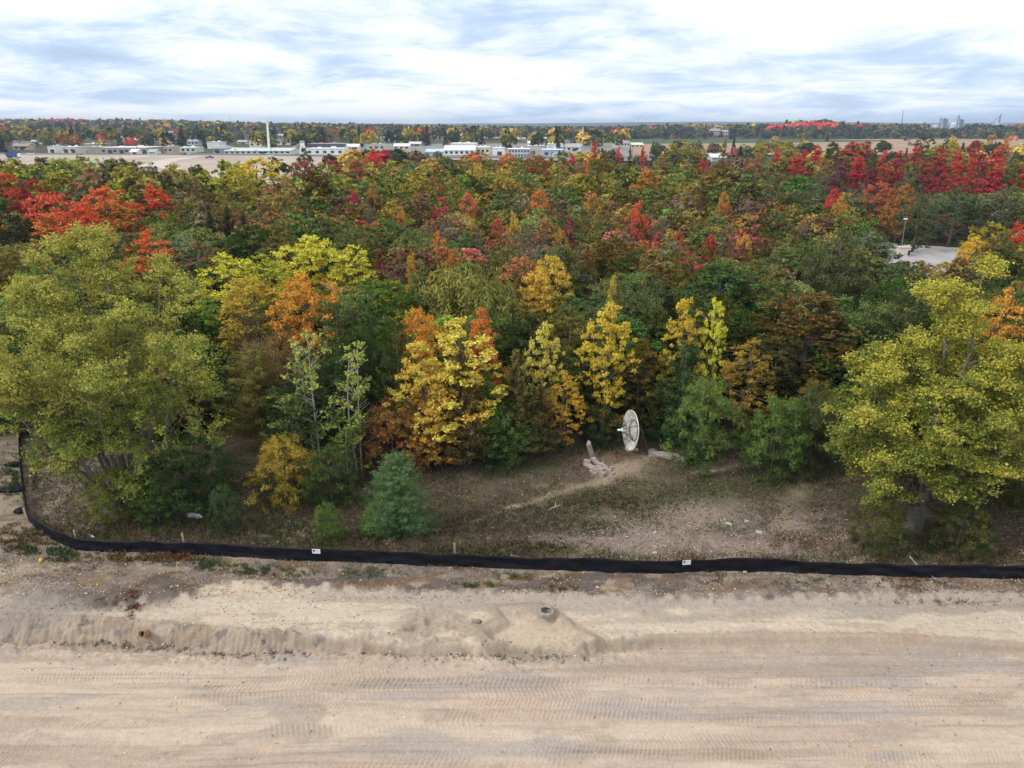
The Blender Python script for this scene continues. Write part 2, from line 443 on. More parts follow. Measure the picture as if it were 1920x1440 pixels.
def grow(a, step, ratio, end):
    out = [a]
    while out[-1] < end:
        step *= ratio; out.append(out[-1] + step)
    return out[1:]
_xr = grow(24.0, 0.055, 1.10, 9000.0)
xs = np.concatenate([-np.array(_xr[::-1]), np.arange(-24, 24.001, 0.055), np.array(_xr)])
ys = np.concatenate([np.array([-60, -20, 0, 8, 13]), np.arange(16, 37, 0.055), np.arange(37, 62, 0.13), np.array(grow(62, 0.13, 1.045, 13000.0))])
GX, GY = np.meshgrid(xs, ys)
GZ = zfun(GX, GY, True)
ny, nx = GX.shape
idx = np.arange(nx * ny).reshape(ny, nx)
quads = np.stack([idx[:-1, :-1], idx[:-1, 1:], idx[1:, 1:], idx[1:, :-1]], -1).reshape(-1, 4)
gme = raw_mesh("ground", np.stack([GX, GY, GZ], -1), quads.ravel(), np.arange(len(quads)) * 4, True)

def mixc(a, b, t):
    return a + (np.asarray(b) - a) * t[..., None]
def worn_path(px, py):
    """where feet and wheels have worn the clearing bare"""
    def seg(x0, y0, x1, y1, w):
        t = np.clip(((px - x0) * (x1 - x0) + (py - y0) * (y1 - y0) * 9) / ((x1 - x0) ** 2 + 9 * (y1 - y0) ** 2), 0, 1)
        return np.exp(-(((px - x0 - t * (x1 - x0)) ** 2 + 9 * (py - y0 - t * (y1 - y0)) ** 2) / w ** 2))
    return np.clip(seg(1040, 926, 1120, 905, 15) + seg(1120, 905, 1175, 880, 20) + seg(960, 950, 1040, 926, 12) * .8 + seg(870, 985, 960, 950, 10) * .6 + seg(1310, 886, 1400, 868, 14)
                   + seg(1465, 985, 1500, 905, 22) * .6 + seg(1175, 880, 1205, 862, 24), 0, 1)
def ground_colour(x, y):
    """earth, sand, leaf litter and dry grass, each where it lies"""
    yt, yb, ye = np.interp(x, _bx, _by), np.interp(x, _fx, _fy), np.interp(x, _ex, _ey)
    n1, n2, n3 = fbm(x * 0.35, y * 1.1, 201, 5), fbm(x * 2.3, y * 2.3, 203, 4), fbm(x * 0.12, y * 1.5, 205, 4)
    n4 = fbm(x * 6, y * 6, 207, 3)
    sand = np.zeros(x.shape + (3,)) + np.array([0.485, 0.380, 0.298])
    sand = mixc(sand, [0.520, 0.420, 0.330], sm((n3 - 0.42) / 0.2))
    sand = mixc(sand, [0.380, 0.300, 0.240], sm((n1 - 0.53) / 0.12) * 0.75)
    sand = mixc(sand, [0.420, 0.318, 0.250], sm((fbm(x * .16, y * .8, 211, 3) - 0.5) / 0.15) * 0.6)
    sand = mixc(sand, [0.345, 0.305, 0.285], sm((fbm(x * .2, y * 1.1, 213, 4) - 0.56) / 0.1) * 0.6)
    ridge = 1 - np.abs(fbm(x * .05 + 3, y * 3.4 + .3 * fbm(x * .1, y * .2, 215, 2), 217, 3) - .5) * 9
    sand = mixc(sand, [0.285, 0.222, 0.170], np.clip(ridge, 0, 1) * .55 * sm((fbm(x * .12, y * 1.2, 219, 3) - .42) / .15))
    bench = np.zeros_like(sand) + np.array([0.525, 0.425, 0.325])
    bench = mixc(bench, [0.40, 0.325, 0.255], sm((fbm(x * .6, y * 2.6, 221, 4) - 0.50) / 0.13) * 0.8)
    bench = mixc(bench, [0.54, 0.455, 0.36], sm((fbm(x * .25, y * 1.7, 223, 4) - 0.5) / 0.14) * 0.6)
    c = mixc(sand, [0, 0, 0], np.zeros(x.shape))
    tb = sm((y - yt + (n2 - .5) * 0.8) / 0.3)
    c = c + (bench - c) * tb[..., None]
    # the cut face: browner, with dark grey blotches on the left
    face = sm((y - yb + 0.25) / 0.3) * (1 - sm((y - yt - 0.05) / 0.25))
    fc = np.zeros_like(sand) + np.array([0.345, 0.272, 0.208])
    fc = mixc(fc, [0.255, 0.190, 0.130], sm((fbm(x * 1.1, y * 2.5, 231, 4) - 0.47) / 0.15))
    fc = mixc(fc, [0.115, 0.108, 0.112], sm((fbm(x * 1.7, y * 3.0, 233, 4, .6) - 0.60) / 0.05) * sm((-3 - x) / 3))
    fc = mixc(fc, [0.37, 0.285, 0.215], sm((x - 5) / 2) * (0.5 + 0.5 * sm((n1 - .45) / .1)))
    c = c + (fc - c) * (face * 0.7)[..., None]
    foot = np.exp(-((y - yb + 0.35) / 0.4) ** 2) * sm((n2 - 0.35) / 0.3)
    c = mixc(c, [0.275, 0.22, 0.175], foot * 0.35)
    # dark smear below the bench on the right
    lx, ly = at_z(1400, 1255, -0.7)[:2]
    c = mixc(c, [0.33, 0.265, 0.215], np.exp(-((y - ly) / 0.42) ** 2) * sm((x - 1.5) / 2) * (1 - sm((x - 17) / 4)) * 0.8)
    # berm gravel just under the strip
    gr = sm((y - ye + 1.5 + (n1 - .5) * 2.4) / 0.45) * sm((x + 12) / 3)
    c = mixc(c, [0.335, 0.285, 0.24], gr * 0.75)
    # the scraped hollow: a pale floor inside a browner pushed-up rim, and slumped soil beside it
    dS = poly_sd(x, y, SLAB) + (n2 - .5) * 0.3; dL = poly_sd(x, y, LUMP) + (n2 - .5) * 0.5
    c = mixc(c, [0.30, 0.235, 0.18], np.exp(-((dS - 0.25) / 0.28) ** 2) * 0.85)
    c = mixc(c, [0.47, 0.375, 0.28], sm(-dS / 0.15) * (0.55 + 0.45 * n1))
    c = mixc(c, [0.335, 0.265, 0.205], sm((0.35 - dL) / 0.4) * 0.8 * sm((fbm(x * 1.2, y * 1.8, 247, 4) - 0.36) / 0.2))
    # earth strip and all that is behind it
    st = sm((y - ye + (n2 - .5) * 0.9 + 0.15) / 0.35)
    earth = np.zeros_like(sand) + np.array([0.225, 0.180, 0.150])
    earth = mixc(earth, [0.135, 0.108, 0.095], sm((fbm(x * .5, y * 1.2, 241, 4) - 0.46) / 0.12))
    earth = mixc(earth, [0.30, 0.24, 0.185], sm((fbm(x * .8, y * 1.5, 243, 4) - 0.58) / 0.1))
    earth = mixc(earth, [0.19, 0.115, 0.06], sm((fbm(x * .9, y * 1.8, 245, 4) - 0.60) / 0.08) * 0.7)
    hx, hy = at_z(1650, 1092, 0.0)[:2]
    earth = mixc(earth, [0.42, 0.35, 0.27], np.exp(-((x - hx) / 1.0) ** 2 - ((y - hy) / 0.75) ** 2) * 0.95)
    hx, hy = at_z(40, 1062, 0.2)[:2]
    earth = mixc(earth, [0.42, 0.345, 0.26], np.clip(1.3 * np.exp(-((x - hx) / 3.4) ** 2 - ((y - hy) / 0.75) ** 2), 0, 1) * sm((n2 - .3) / .2))
    c = c + (earth - c) * st[..., None]
    # greyish-dark patches on the far left of the bench
    lx, ly = at_z(215, 1125, -0.2)[:2]
    pm = np.exp(-((x - lx) / 2.6) ** 2 - ((y - ly) / 0.75) ** 2) * (.45 + .55 * sm((n2 - .28) / .3))
    c = mixc(c, [0.125, 0.098, 0.088], np.clip(pm * 1.5, 0, 1))
    lx, ly = at_z(70, 1135, -0.2)[:2]
    c = mixc(c, [0.26, 0.225, 0.20], np.clip(1.2 * np.exp(-((x - lx) / 2.4) ** 2 - ((y - ly) / 1.1) ** 2), 0, 1) * 0.8)
    # behind the fence
    yf = np.interp(x, FENCE[5:, 0], FENCE[5:, 1])
    bh = sm((y - yf) / 0.3) * np.where(x < FENCE[5, 0], 0, 1)
    clear = np.zeros_like(sand) + np.array([0.118, 0.088, 0.064])
    clear = mixc(clear, [0.092, 0.090, 0.046], sm((fbm(x * .3, y * .5, 251, 4) - 0.48) / 0.1))
    clear = mixc(clear, [0.165, 0.125, 0.098], sm((fbm(x * .7, y * 1.1, 253, 4) - 0.56) / 0.1) * 0.8)
    px, py = project(x, np.minimum(y, 400), 0 * x)
    def blob(cx, cy, rx, ry): return np.exp(-((px - cx) / rx) ** 2 - ((py - cy) / ry) ** 2)
    nn_ = 0.55 + 0.9 * (n2 - 0.25)
    bare = np.clip(blob(1330, 960, 130, 38) + blob(1180, 1010, 150, 40) + blob(1420, 1020, 190, 28) + blob(1530, 1000, 90, 45) + blob(1800, 1030, 160, 30), 0, 1) * nn_
    clear = mixc(clear, [0.265, 0.208, 0.172], np.clip(bare * 1.05, 0, 1) * 0.95)
    pale = np.clip(blob(750, 1022, 45, 12) + blob(1155, 885, 55, 22) + blob(1290, 962, 45, 18) + blob(1345, 875, 90, 7) + blob(1065, 910, 90, 5), 0, 1) * nn_
    clear = mixc(clear, [0.30, 0.225, 0.165], np.clip(pale * 1.0, 0, 1))
    wpx = (fbm(x * .8, y * .8, 271, 3) - .5)
    path = worn_path(px, py)
    clear = mixc(clear, [0.34, 0.26, 0.19], np.clip(path * (.9 + 1.6 * wpx), 0, 1) * .95)
    red = np.clip(blob(700, 1020, 70, 16) + blob(1160, 855, 130, 14) + blob(560, 960, 90, 25) + blob(1530, 1010, 40, 18), 0, 1) * nn_
    clear = mixc(clear, [0.17, 0.085, 0.058], np.clip(red, 0, 1) * 0.8)
    grn = np.clip(blob(1290, 915, 130, 22) + blob(1080, 925, 150, 14) + blob(520, 1000, 110, 30) + blob(1430, 905, 110, 28) + blob(880, 1030, 150, 14), 0, 1) * nn_
    clear = mixc(clear, [0.090, 0.095, 0.043], np.clip(grn, 0, 1) * 0.8)
    leftc = np.clip(blob(150, 930, 150, 70), 0, 1) * nn_
    clear = mixc(clear, [0.215, 0.165, 0.13], np.clip(leftc, 0, 1) * 0.8)
    c = c + (clear - c) * bh[..., None]
    # the strip outside the fence's far run on the left
    lf = np.where((x < FENCE[5, 0]) & (y > 33.5), 1.0, 0.0)
    lc = np.zeros_like(sand) + np.array([0.30, 0.245, 0.185])
    lc = mixc(lc, [0.20, 0.15, 0.11], sm((n2 - .5) / .1))
    c = c + (lc - c) * lf[..., None]
    # forest floor
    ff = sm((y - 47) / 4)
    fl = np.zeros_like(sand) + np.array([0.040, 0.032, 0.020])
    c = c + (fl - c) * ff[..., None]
    # beyond the wood: mown and rough grass, then distant woods
    fg = sm((y - 300) / 60)
    fcol = np.zeros_like(sand) + np.array([0.10, 0.085, 0.045])
    fcol = mixc(fcol, [0.055, 0.06, 0.028], sm((fbm(x / 60, y / 60, 261, 4) - .45) / .2))
    c = c + (fcol - c) * fg[..., None]
    fd = sm((y - 1500) / 600)
    fcol = np.zeros_like(sand) + np.array([0.028, 0.034, 0.020])
    fcol = mixc(fcol, [0.07, 0.035, 0.022], sm((fbm(x / 300, y / 900, 263, 4) - .5) / .12))
    c = c + (fcol - c) * fd[..., None]
    return c * (0.92 + 0.16 * n4)[..., None]
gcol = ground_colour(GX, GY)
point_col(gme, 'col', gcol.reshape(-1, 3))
m, nt, out = mat_nodes("earth")
a = nn(nt, 'ShaderNodeAttribute'); a.attribute_name = 'col'
g = nn(nt, 'ShaderNodeNewGeometry')
no = nn(nt, 'ShaderNodeTexNoise'); no.inputs['Scale'].default_value = 9.0; no.inputs['Detail'].default_value = 8; no.inputs['Roughness'].default_value = 0.7
nt.links.new(g.outputs['Position'], no.inputs['Vector'])
mr = nn(nt, 'ShaderNodeMapRange'); mr.inputs[1].default_value = 0.25; mr.inputs[2].default_value = 0.75; mr.inputs[3].default_value = 0.80; mr.inputs[4].default_value = 1.18
nt.links.new(no.outputs[0], mr.inputs[0])
hs = nn(nt, 'ShaderNodeHueSaturation'); nt.links.new(a.outputs['Color'], hs.inputs['Color']); nt.links.new(mr.outputs[0], hs.inputs['Value'])
b = nn(nt, 'ShaderNodeBsdfPrincipled'); b.inputs['Roughness'].default_value = 0.95; b.inputs['Specular IOR Level'].default_value = 0.1
nt.links.new(hs.outputs[0], b.inputs['Base Color'])
bp = nn(nt, 'ShaderNodeBump'); bp.inputs['Strength'].default_value = 0.55; bp.inputs['Distance'].default_value = 0.06
nt.links.new(no.outputs[0], bp.inputs['Height']); nt.links.new(bp.outputs[0], b.inputs['Normal'])
nt.links.new(b.outputs[0], out.inputs[0])
M_EARTH = m
ground = bpy.data.objects.new("ground", gme); gme.materials.append(M_EARTH); link(ground)
tag(ground, "bare graded sand in front, dark rough earth beyond the black silt fence", "ground", kind="structure")


# ------------------------------------------------------------------ trees: prototypes one unit tall
def unit(v): return v / np.maximum(np.linalg.norm(v, axis=-1, keepdims=True), 1e-9)
def rnd_dir(n): return unit(rng.normal(size=(n, 3)))
def leaf_verts(P, N, Sz, asp, T=None):
    n = len(P)
    if T is None: T = unit(np.cross(N, rnd_dir(n)))
    B = unit(np.cross(N, T))
    Sz = Sz[:, None]
    V = np.empty((n, 4, 3))
    V[:, 0] = P + T * Sz * .5; V[:, 2] = P - T * Sz * .5
    V[:, 1] = P + B * Sz * asp * .5 + N * Sz * .1; V[:, 3] = P - B * Sz * asp * .5 + N * Sz * .1
    return V
class Leaves:
    def __init__(s): s.P, s.N, s.S, s.C, s.T = [], [], [], [], []
    def clump(s, c, r, n, size, flat=0.75, up=0.5, rand=0.75, cval=None, hollow=0.45):
        """leaves strung along short twigs that fan out from c"""
        per = 7
        m = max(2, int(round(n / per)))
        d = rnd_dir(m); d[:, 2] = np.where(d[:, 2] < -0.2, -d[:, 2] * 0.7, d[:, 2]); d = unit(d + np.array([0, 0, .18]))
        L = r * rng.uniform(.55, 1.25, m)
        u = hollow * .6 + (1 - hollow * .6) * rng.random((m, per)) ** .75
        P = np.asarray(c) + (d * np.array([1, 1, flat]))[:, None] * (L[:, None] * u)[..., None]
        P = P + rng.normal(size=P.shape) * (r * .085)
        n = m * per
        P = P.reshape(-1, 3); dd = np.repeat(d, per, 0)
        s.P.append(P)
        s.N.append(unit(dd * 0.8 + np.array([0, 0, up]) + rnd_dir(n) * rand))
        s.S.append(size * (0.6 + 0.8 * rng.random(n)))
        s.C.append(np.clip((rng.random() if cval is None else cval) + np.repeat(rng.normal(size=m), per) * .12, 0, 1))
        s.T.append(np.zeros((n, 3)))
    def pts(s, P, N, size, cval, T=None):
        n = len(P)
        s.P.append(P); s.N.append(unit(N)); s.S.append(size * (0.65 + 0.7 * rng.random(n)))
        s.C.append(np.broadcast_to(cval, (n,)).astype(float)); s.T.append(np.zeros((n, 3)) if T is None else T)
    def arrays(s):
        P, N, Sz, C, T = (np.concatenate(a) for a in (s.P, s.N, s.S, s.C, s.T))
        z0, z1 = np.percentile(P[:, 2], 1), np.percentile(P[:, 2], 99)
        hg = np.clip((P[:, 2] - z0) / (z1 - z0 + 1e-6), 0, 1)
        T0 = unit(np.cross(N, rnd_dir(len(P)))); T = np.where(np.abs(T).sum(1, keepdims=True) > 0, T, T0)
        T = unit(T - N * (T * N).sum(1, keepdims=True))
        return P, N, Sz, C, hg, T
def leaf_obj_mesh(name, arr, asp):
    P, N, Sz, C, hg, T = arr
    V = leaf_verts(P, N, Sz, asp, T)
    n = len(P)
    me = raw_mesh(name, V, np.arange(4 * n), np.arange(n) * 4)
    face_attr(me, 'rnd', rng.random(n)); face_attr(me, 'clump', C); face_attr(me, 'hgt', hg)
    me.materials.append(M_LEAF)
    return me

PROTO = {}
def finish(kind, leaves, asp, trunk_mb, bark, crown_name="crown"):
    arr = leaves.arrays()
    cm = leaf_obj_mesh(kind + "_crown", arr, asp)
    tm = trunk_mb.mesh(kind + "_trunk", True); tm.materials.append(bark)
    w = np.percentile(np.hypot(arr[0][:, 0], arr[0][:, 1]), 97) * 2
    top = np.percentile(arr[0][:, 2], 99.7)
    PROTO.setdefault(kind, []).append(dict(crown=cm, trunk=tm, arr=arr, asp=asp, w=w, top=top))

def bent(a, b, sag=0.08, n=4):
    a, b = np.asarray(a, float), np.asarray(b, float)
    L = np.linalg.norm(b - a); off = rng.normal(size=3) * sag * L; off[2] += 0.10 * L
    return [a + (b - a) * t + off * math.sin(math.pi * t) for t in np.linspace(0, 1, n)]

def make_broad(kind, n_cl, per, leaf, Rr, z0, prof, cr=(0.16, 0.26), flat=0.8, asp=0.62, bark=None, nlimb=12, lean=0.03, outer=0.42, gap=0.0, up=0.5, rand=0.75):
    """prof(t): crown radius along its height; clumps fill it, more of them near the outside"""
    lv = Leaves(); mb = MB()
    top = np.array([rng.normal() * lean, rng.normal() * lean, 0.80])
    tp = bent((0, 0, -0.02), top, 0.02, 6)
    mb.tube(tp, list(np.linspace(0.022, 0.006, 6)), 7)
    cs = []
    wseed = rng.random() * 50
    tries = 0
    while len(cs) < n_cl and tries < n_cl * 30:
        tries += 1
        t = rng.random(); pr = prof(t)
        if rng.random() > pr ** 1.2 + 0.08: continue
        ang = rng.random() * 2 * math.pi
        wob = 0.55 + 0.85 * vnoise(np.array([(1 + math.cos(ang)) * 1.3 + wseed]), np.array([(1 + math.sin(ang)) * 1.3 + t * 2.4]), 7)[0]
        rr = Rr * pr * wob * rng.random() ** outer
        c = np.array([math.cos(ang) * rr, math.sin(ang) * rr, z0 + (1 - z0) * t * 0.93]) + top * np.array([t, t, 0])
        r = Rr * rng.uniform(*cr)
        if gap and vnoise(np.array([c[0] * 7 + 5]), np.array([c[2] * 7 + c[1] * 4]), 13)[0] < gap: continue
        cs.append((c, r))
    for c, r in cs:
        lv.clump(c, r, max(8, int(per * rng.uniform(0.7, 1.3))), leaf, flat, up, rand)
    for c, r in sorted(cs, key=lambda q: -q[1])[:nlimb]:
        t = min(0.9, max(0.12, (c[2] - 0.28 * np.hypot(c[0], c[1]) * 1.6)))
        base = tp[min(5, int(t / 0.8 * 5))]
        mb.tube(bent(base, c, 0.08, 4), [0.009, 0.007, 0.005, 0.002], 5, False)
    finish(kind, lv, asp, mb, bark or M_BARK)

def p_round(t): return math.sqrt(max(0.0, 1 - (2 * t - 0.92) ** 2)) if t < 0.96 else 0.25
def p_oval(t): return max(0.1, 1 - (2 * t - 0.95) ** 2) ** .5 * (1.05 - 0.2 * t)
def p_egg(t): return min(1.0, 0.55 + t * 2.2) * max(0.05, (1 - t) ** 0.62)
def p_narrow(t): return 0.75 * min(1, 0.4 + t * 2) * max(0.1, (1 - t) ** 0.45)
def p_dome(t): return max(0.06, (1 - t ** 2.6) ** 0.5) * min(1, .72 + t)
for _ in range(3): make_broad('round', 84, 100, 0.025, 0.36, 0.16, p_round)
for _ in range(3): make_broad('oval', 80, 100, 0.024, 0.27, 0.10, p_oval, cr=(.20, .32))
for _ in range(3): make_broad('egg', 110, 85, 0.023, 0.27, 0.06, p_egg, cr=(.15, .27), flat=0.85)
for _ in range(2): make_broad('fine', 90, 85, 0.022, 0.40, 0.12, p_dome, cr=(.13, .2), asp=0.4)
for _ in range(2): make_broad('round_near', 170, 170, 0.0150, 0.36, 0.10, p_round, cr=(.11, .21), asp=0.7)
for _ in range(2): make_broad('tall_near', 160, 150, 0.0140, 0.25, 0.05, p_egg, cr=(.12, .26), flat=.85)
for _ in range(4): make_broad('loose_near', 185, 105, 0.0145, 0.27, 0.04, p_oval, cr=(.10, .21), flat=.85, gap=0.30, nlimb=26, rand=0.95)
for _ in range(3): make_broad('bush_near', 150, 170, 0.019, 0.60, 0.0, p_dome, cr=(.11, .24), nlimb=8, flat=.9)

def make_poplar(kind, per, leaf, n_st, bark):
    lv = Leaves(); mb = MB()
    for s_ in range(n_st):
        a = rng.random() * 6.28; off = 0.03 + 0.07 * rng.random() if n_st > 1 else 0
        base = np.array([math.cos(a) * off * .4, math.sin(a) * off * .4, -0.02]); h = 0.97 if s_ == 0 else rng.uniform(.72, .95)
        top = np.array([math.cos(a) * off, math.sin(a) * off, h])
        path = bent(base, top, 0.015, 8)
        mb.tube(path, list(np.linspace(0.0075, 0.0015, 8)), 6)
        for k in range(26):
            t = 0.20 + 0.80 * (k + rng.random()) / 26
            p = np.array(path[0]) * (1 - t) + np.array(path[-1]) * t
            Lb = 0.105 * (1 - t) ** .3 * rng.uniform(.3, 1.35) + 0.015
            b = rng.random() * 6.28
            e = p + np.array([math.cos(b) * Lb, math.sin(b) * Lb, Lb * 0.75])
            mb.tube([p, (p + e) / 2, e], [0.0028, 0.002, 0.001], 4, False)
            if rng.random() < 0.66:
                lv.clump(e, 0.035 + Lb * 0.22, int(per * rng.uniform(.5, 1.4)), leaf, 1.0, .3, .9, hollow=0.1)
                lv.clump((p + e) / 2, 0.03 + Lb * 0.15, int(per * .5), leaf, 1.0, .3, .9, hollow=0.1)
    finish(kind, lv, 0.75, mb, bark)
for _ in range(2): make_poplar('poplar', 48, 0.026, 2, M_PALE)
for _ in range(3): make_poplar('poplar_near', 58, 0.0155, 2, M_PALE)

def make_conifer(kind, Rr, layers, nb, per, leaf, droop, power, asp, bark=None, irregular=0.25, tipup=0.0):
    lv = Leaves(); mb = MB()
    mb.tube([(0, 0, -.02), (0.005, 0, .5), (0, 0.005, 0.985)], [0.02, 0.012, 0.002], 7)
    for li in range(layers):
        t = (li + 0.3) / layers
        z = 0.04 + 0.93 * t
        rr = Rr * (1 - t) ** power + 0.012
        for k in range(max(4, int(nb * (0.45 + 0.55 * (1 - t))))):
            a = rng.random() * 6.28; L = rr * rng.uniform(1 - irregular * 1.6, 1 + irregular * 0.5)
            n = max(5, int(per * (L / Rr + 0.12)))
            s = rng.random(n) ** 0.65
            side = rng.normal(size=n) * 0.10 * L * (1.1 - s * .6)
            ca, sa = math.cos(a), math.sin(a)
            x = ca * s * L - sa * side; y = sa * s * L + ca * side
            zz_ = z - droop * s * L + tipup * s * s * L + rng.normal(size=n) * 0.012
            P = np.stack([x, y, zz_], 1)
            N = np.stack([ca * .35 + 0 * s, sa * .35 + 0 * s, 0.9 + 0 * s], 1) + rnd_dir(n) * .6
            T = unit(np.stack([ca + 0 * s, sa + 0 * s, -droop + tipup * s], 1) + rnd_dir(n) * .5)
            lv.pts(P, N, leaf, rng.random(), T)
    finish(kind, lv, asp, mb, bark or M_BARK)
for _ in range(2): make_conifer('conifer', 0.22, 20, 12, 40, 0.036, .35, .8, .42)
for _ in range(2): make_conifer('spruce_near', 0.40, 40, 22, 95, 0.018, -.15, .48, .30, irregular=.34, tipup=.15)
for _ in range(3): make_conifer('cedar_near', 0.24, 34, 18, 62, 0.019, -.55, .72, .45, irregular=.4)
for _ in range(2): make_conifer('pine_near', 0.34, 17, 15, 130, 0.025, -.10, .50, .22, irregular=.45, tipup=.3)

def make_willow(kind, n, leaf):
    lv = Leaves(); mb = MB()
    mb.tube([(0, 0, -.02), (0.01, 0, .2), (0, 0.01, 0.5)], [0.03, 0.02, 0.008], 7)
    for k in range(n):
        a = rng.random() * 6.28; ph = 0.12 + 1.1 * rng.random() ** .7
        L = (0.80 if ph < .8 else 0.62) * rng.uniform(.8, 1.08)
        s = np.linspace(0.3, 1.0, 46)
        out = math.sin(ph); upw = math.cos(ph)
        r = s * L * out * 0.62; z = 0.08 + s * L * (upw * 1.05 + 0.12)
        P = np.stack([math.cos(a) * r, math.sin(a) * r, z], 1) + rng.normal(size=(46, 3)) * 0.022
        T = unit(np.array([math.cos(a) * out, math.sin(a) * out, upw + .3]) + rnd_dir(46) * .5)
        N = unit(np.stack([np.cos(a) + 0 * s, np.sin(a) + 0 * s, .5 + 0 * s], 1) + rnd_dir(46) * .7)
        lv.pts(P, N, leaf, rng.random(), T)
        if k % 9 == 0: mb.tube([(0, 0, .15), P[20], P[-1]], [0.009, 0.004, 0.001], 4, False)
    finish(kind, lv, 0.28, mb, M_GREYBARK)
for _ in range(2): make_willow('willow', 150, 0.05)

def make_bare(kind, nleaf, leaf):
    lv = Leaves(); mb = MB(); tw = []
    def rec(p, d, L, r, dep):
        e = p + d * L
        mb.tube([p, (p + e) / 2 + rng.normal(size=3) * L * .04, e], [r, r * .8, r * .6], 4 if dep < 3 else 3, False)
        if dep >= 4: tw.append(e); return
        for _ in range(3 if dep > 0 else 5):
            nd = unit(d * 0.9 + rng.normal(size=3) * 0.42 + np.array([0, 0, .35]))
            rec(p + (e - p) * rng.uniform(.45, 1), nd, L * rng.uniform(.55, .8), r * .58, dep + 1)
    rec(np.array([0, 0, -.02]), np.array([0.02, 0, 1.0]), 0.34, 0.015, 0)
    zmax = max(t[2] for t in tw)
    mb.v = [(x / zmax, y / zmax, z / zmax) for x, y, z in mb.v]
    for t in tw: 
        if rng.random() < 0.75: lv.clump(t / zmax, 0.028, nleaf, leaf, 1, .3, 1.0, hollow=0.05)
    finish(kind, lv, 0.35, mb, M_GREYBARK)
for _ in range(2): make_bare('bare', 9, 0.024)

def make_cottonwood(kind, W_, H_, stems, per, leaf, lean, n_sec, seed, fork=0.0):
    global rng
    keep, rng = rng, np.random.default_rng(seed)
    lv = Leaves(); mb = MB()
    if fork: mb.tube([(0, 0, -.4), (0.02, .03, .5), (.05, 0, fork), (.1, .05, fork + 1.2)], [.62, .48, .42, .22], 12)
    for si, (ang, out, hh, r0) in enumerate(stems):
        base = np.array([math.cos(ang) * .35, math.sin(ang) * .35, -.3])
        top = np.array([math.cos(ang) * out * W_ + lean[0], math.sin(ang) * out * W_ + lean[1], hh * H_])
        mid = base * .45 + top * .55; mid[2] = hh * H_ * .46
        path = [base, base * .7 + mid * .3 + rng.normal(size=3) * .15, mid, mid * .5 + top * .5 + rng.normal(size=3) * .25, top]
        if fork: path[0] = np.array([.05, 0, fork - .5]); path[1] = path[0] * .6 + mid * .4 + np.array([0, 0, -.3])
        r0 *= .72; mb.tube(path, [r0, r0 * .8, r0 * .5, r0 * .26, r0 * .06], 9)
        for k in range(n_sec):
            t = 0.30 + 0.7 * (k + rng.random()) / n_sec
            f = t * 4; i = min(3, int(f)); p = path[i] + (path[i + 1] - path[i]) * (f - i)
            a = ang + rng.normal() * 1.5
            L = H_ * 0.27 * (1.15 - 0.72 * t) * rng.uniform(.6, 1.25)
            d = unit(np.array([math.cos(a), math.sin(a), rng.uniform(.2, 1.3)]))
            e = p + d * L
            bp = bent(p, e, .07, 5)
            mb.tube(bp, [r0 * .26 * (1.1 - t * .6), r0 * .2 * (1.1 - t * .6), r0 * .13, r0 * .08, .012], 6, False)
            for j in range(6):
                u = 0.28 + 0.72 * (j + rng.random()) / 6
                q = bp[min(4, int(u * 4))]
                e2 = q + unit(d * .6 + rng.normal(size=3) * .75 + np.array([0, 0, .25])) * L * rng.uniform(.18, .42)
                mb.tube([q, (q + e2) / 2 + rng.normal(size=3) * .06, e2], [.03, .02, .007], 4, False)
                cv = rng.random()
                lv.clump(e2, rng.uniform(.45, .95), int(per * rng.uniform(.5, 1.4)), leaf, .9, .25, 1.1, cv, 0.0)
                lv.clump((q + e2) / 2, rng.uniform(.4, .8), int(per * .5), leaf, .95, .25, 1.1, cv, 0.0)
            lv.clump(e, rng.uniform(.5, 1.0), int(per * 1.2), leaf, .9, .25, 1.1, None, .0)
    finish(kind, lv, 0.8, mb, M_GREYBARK)
    rng = keep

# ------------------------------------------------------------------ placing the trees
GAIN = 1.5
def tone(c):
    v = lin(c) * GAIN * np.array([1.05, 1.0, .84]); g = float(v @ np.array([.3, .6, .1]))
    return tuple(float(q) for q in np.clip(v * .93 + g * .07, 0, 0.75))
def mixt(a, b, t): return tuple(a[i] * (1 - t) + b[i] * t for i in range(3))
OLV, GOL, GRN, DGR, GGR = (98, 100, 50), (126, 116, 52), (80, 94, 48), (62, 74, 42), (90, 98, 70)
BRN, RST, ORG, YEL, LIM = (100, 88, 62), (128, 92, 58), (214, 112, 46), (212, 168, 52), (172, 168, 48)
RED, CRM, PNK, PUR, TWG = (206, 52, 48), (172, 34, 66), (196, 92, 92), (104, 82, 90), (112, 100, 96)
DRD, PGR, YGR, BGR = (112, 34, 44), (128, 150, 84), (134, 140, 52), (68, 100, 66)

make_cottonwood('cottonwood_a', 6.4, 16.9, [(2.7, .62, .80, .30), (2.0, .50, .95, .32), (3.6, .85, .62, .26), (1.2, .45, .97, .30), (.5, .75, .86, .28), (5.2, .6, .66, .22), (4.3, .7, .7, .22), (0.0, .95, .62, .2), (3.1, .35, .84, .2), (2.3, .9, .72, .2)], 175, 0.115, (-1.2, 0), 12, 21)
make_cottonwood('cottonwood_b', 6.2, 16.0, [(2.9, .70, .66, .28), (2.0, .22, .90, .34), (.9, .12, .99, .36), (.1, .72, .70, .30), (5.3, .6, .58, .26), (4.0, .62, .56, .24), (3.4, .95, .48, .2), (2.5, .55, .72, .2), (.4, .98, .52, .2), (1.4, .6, .72, .2)], 220, 0.120, (0.6, 0), 12, 33, 2.3)

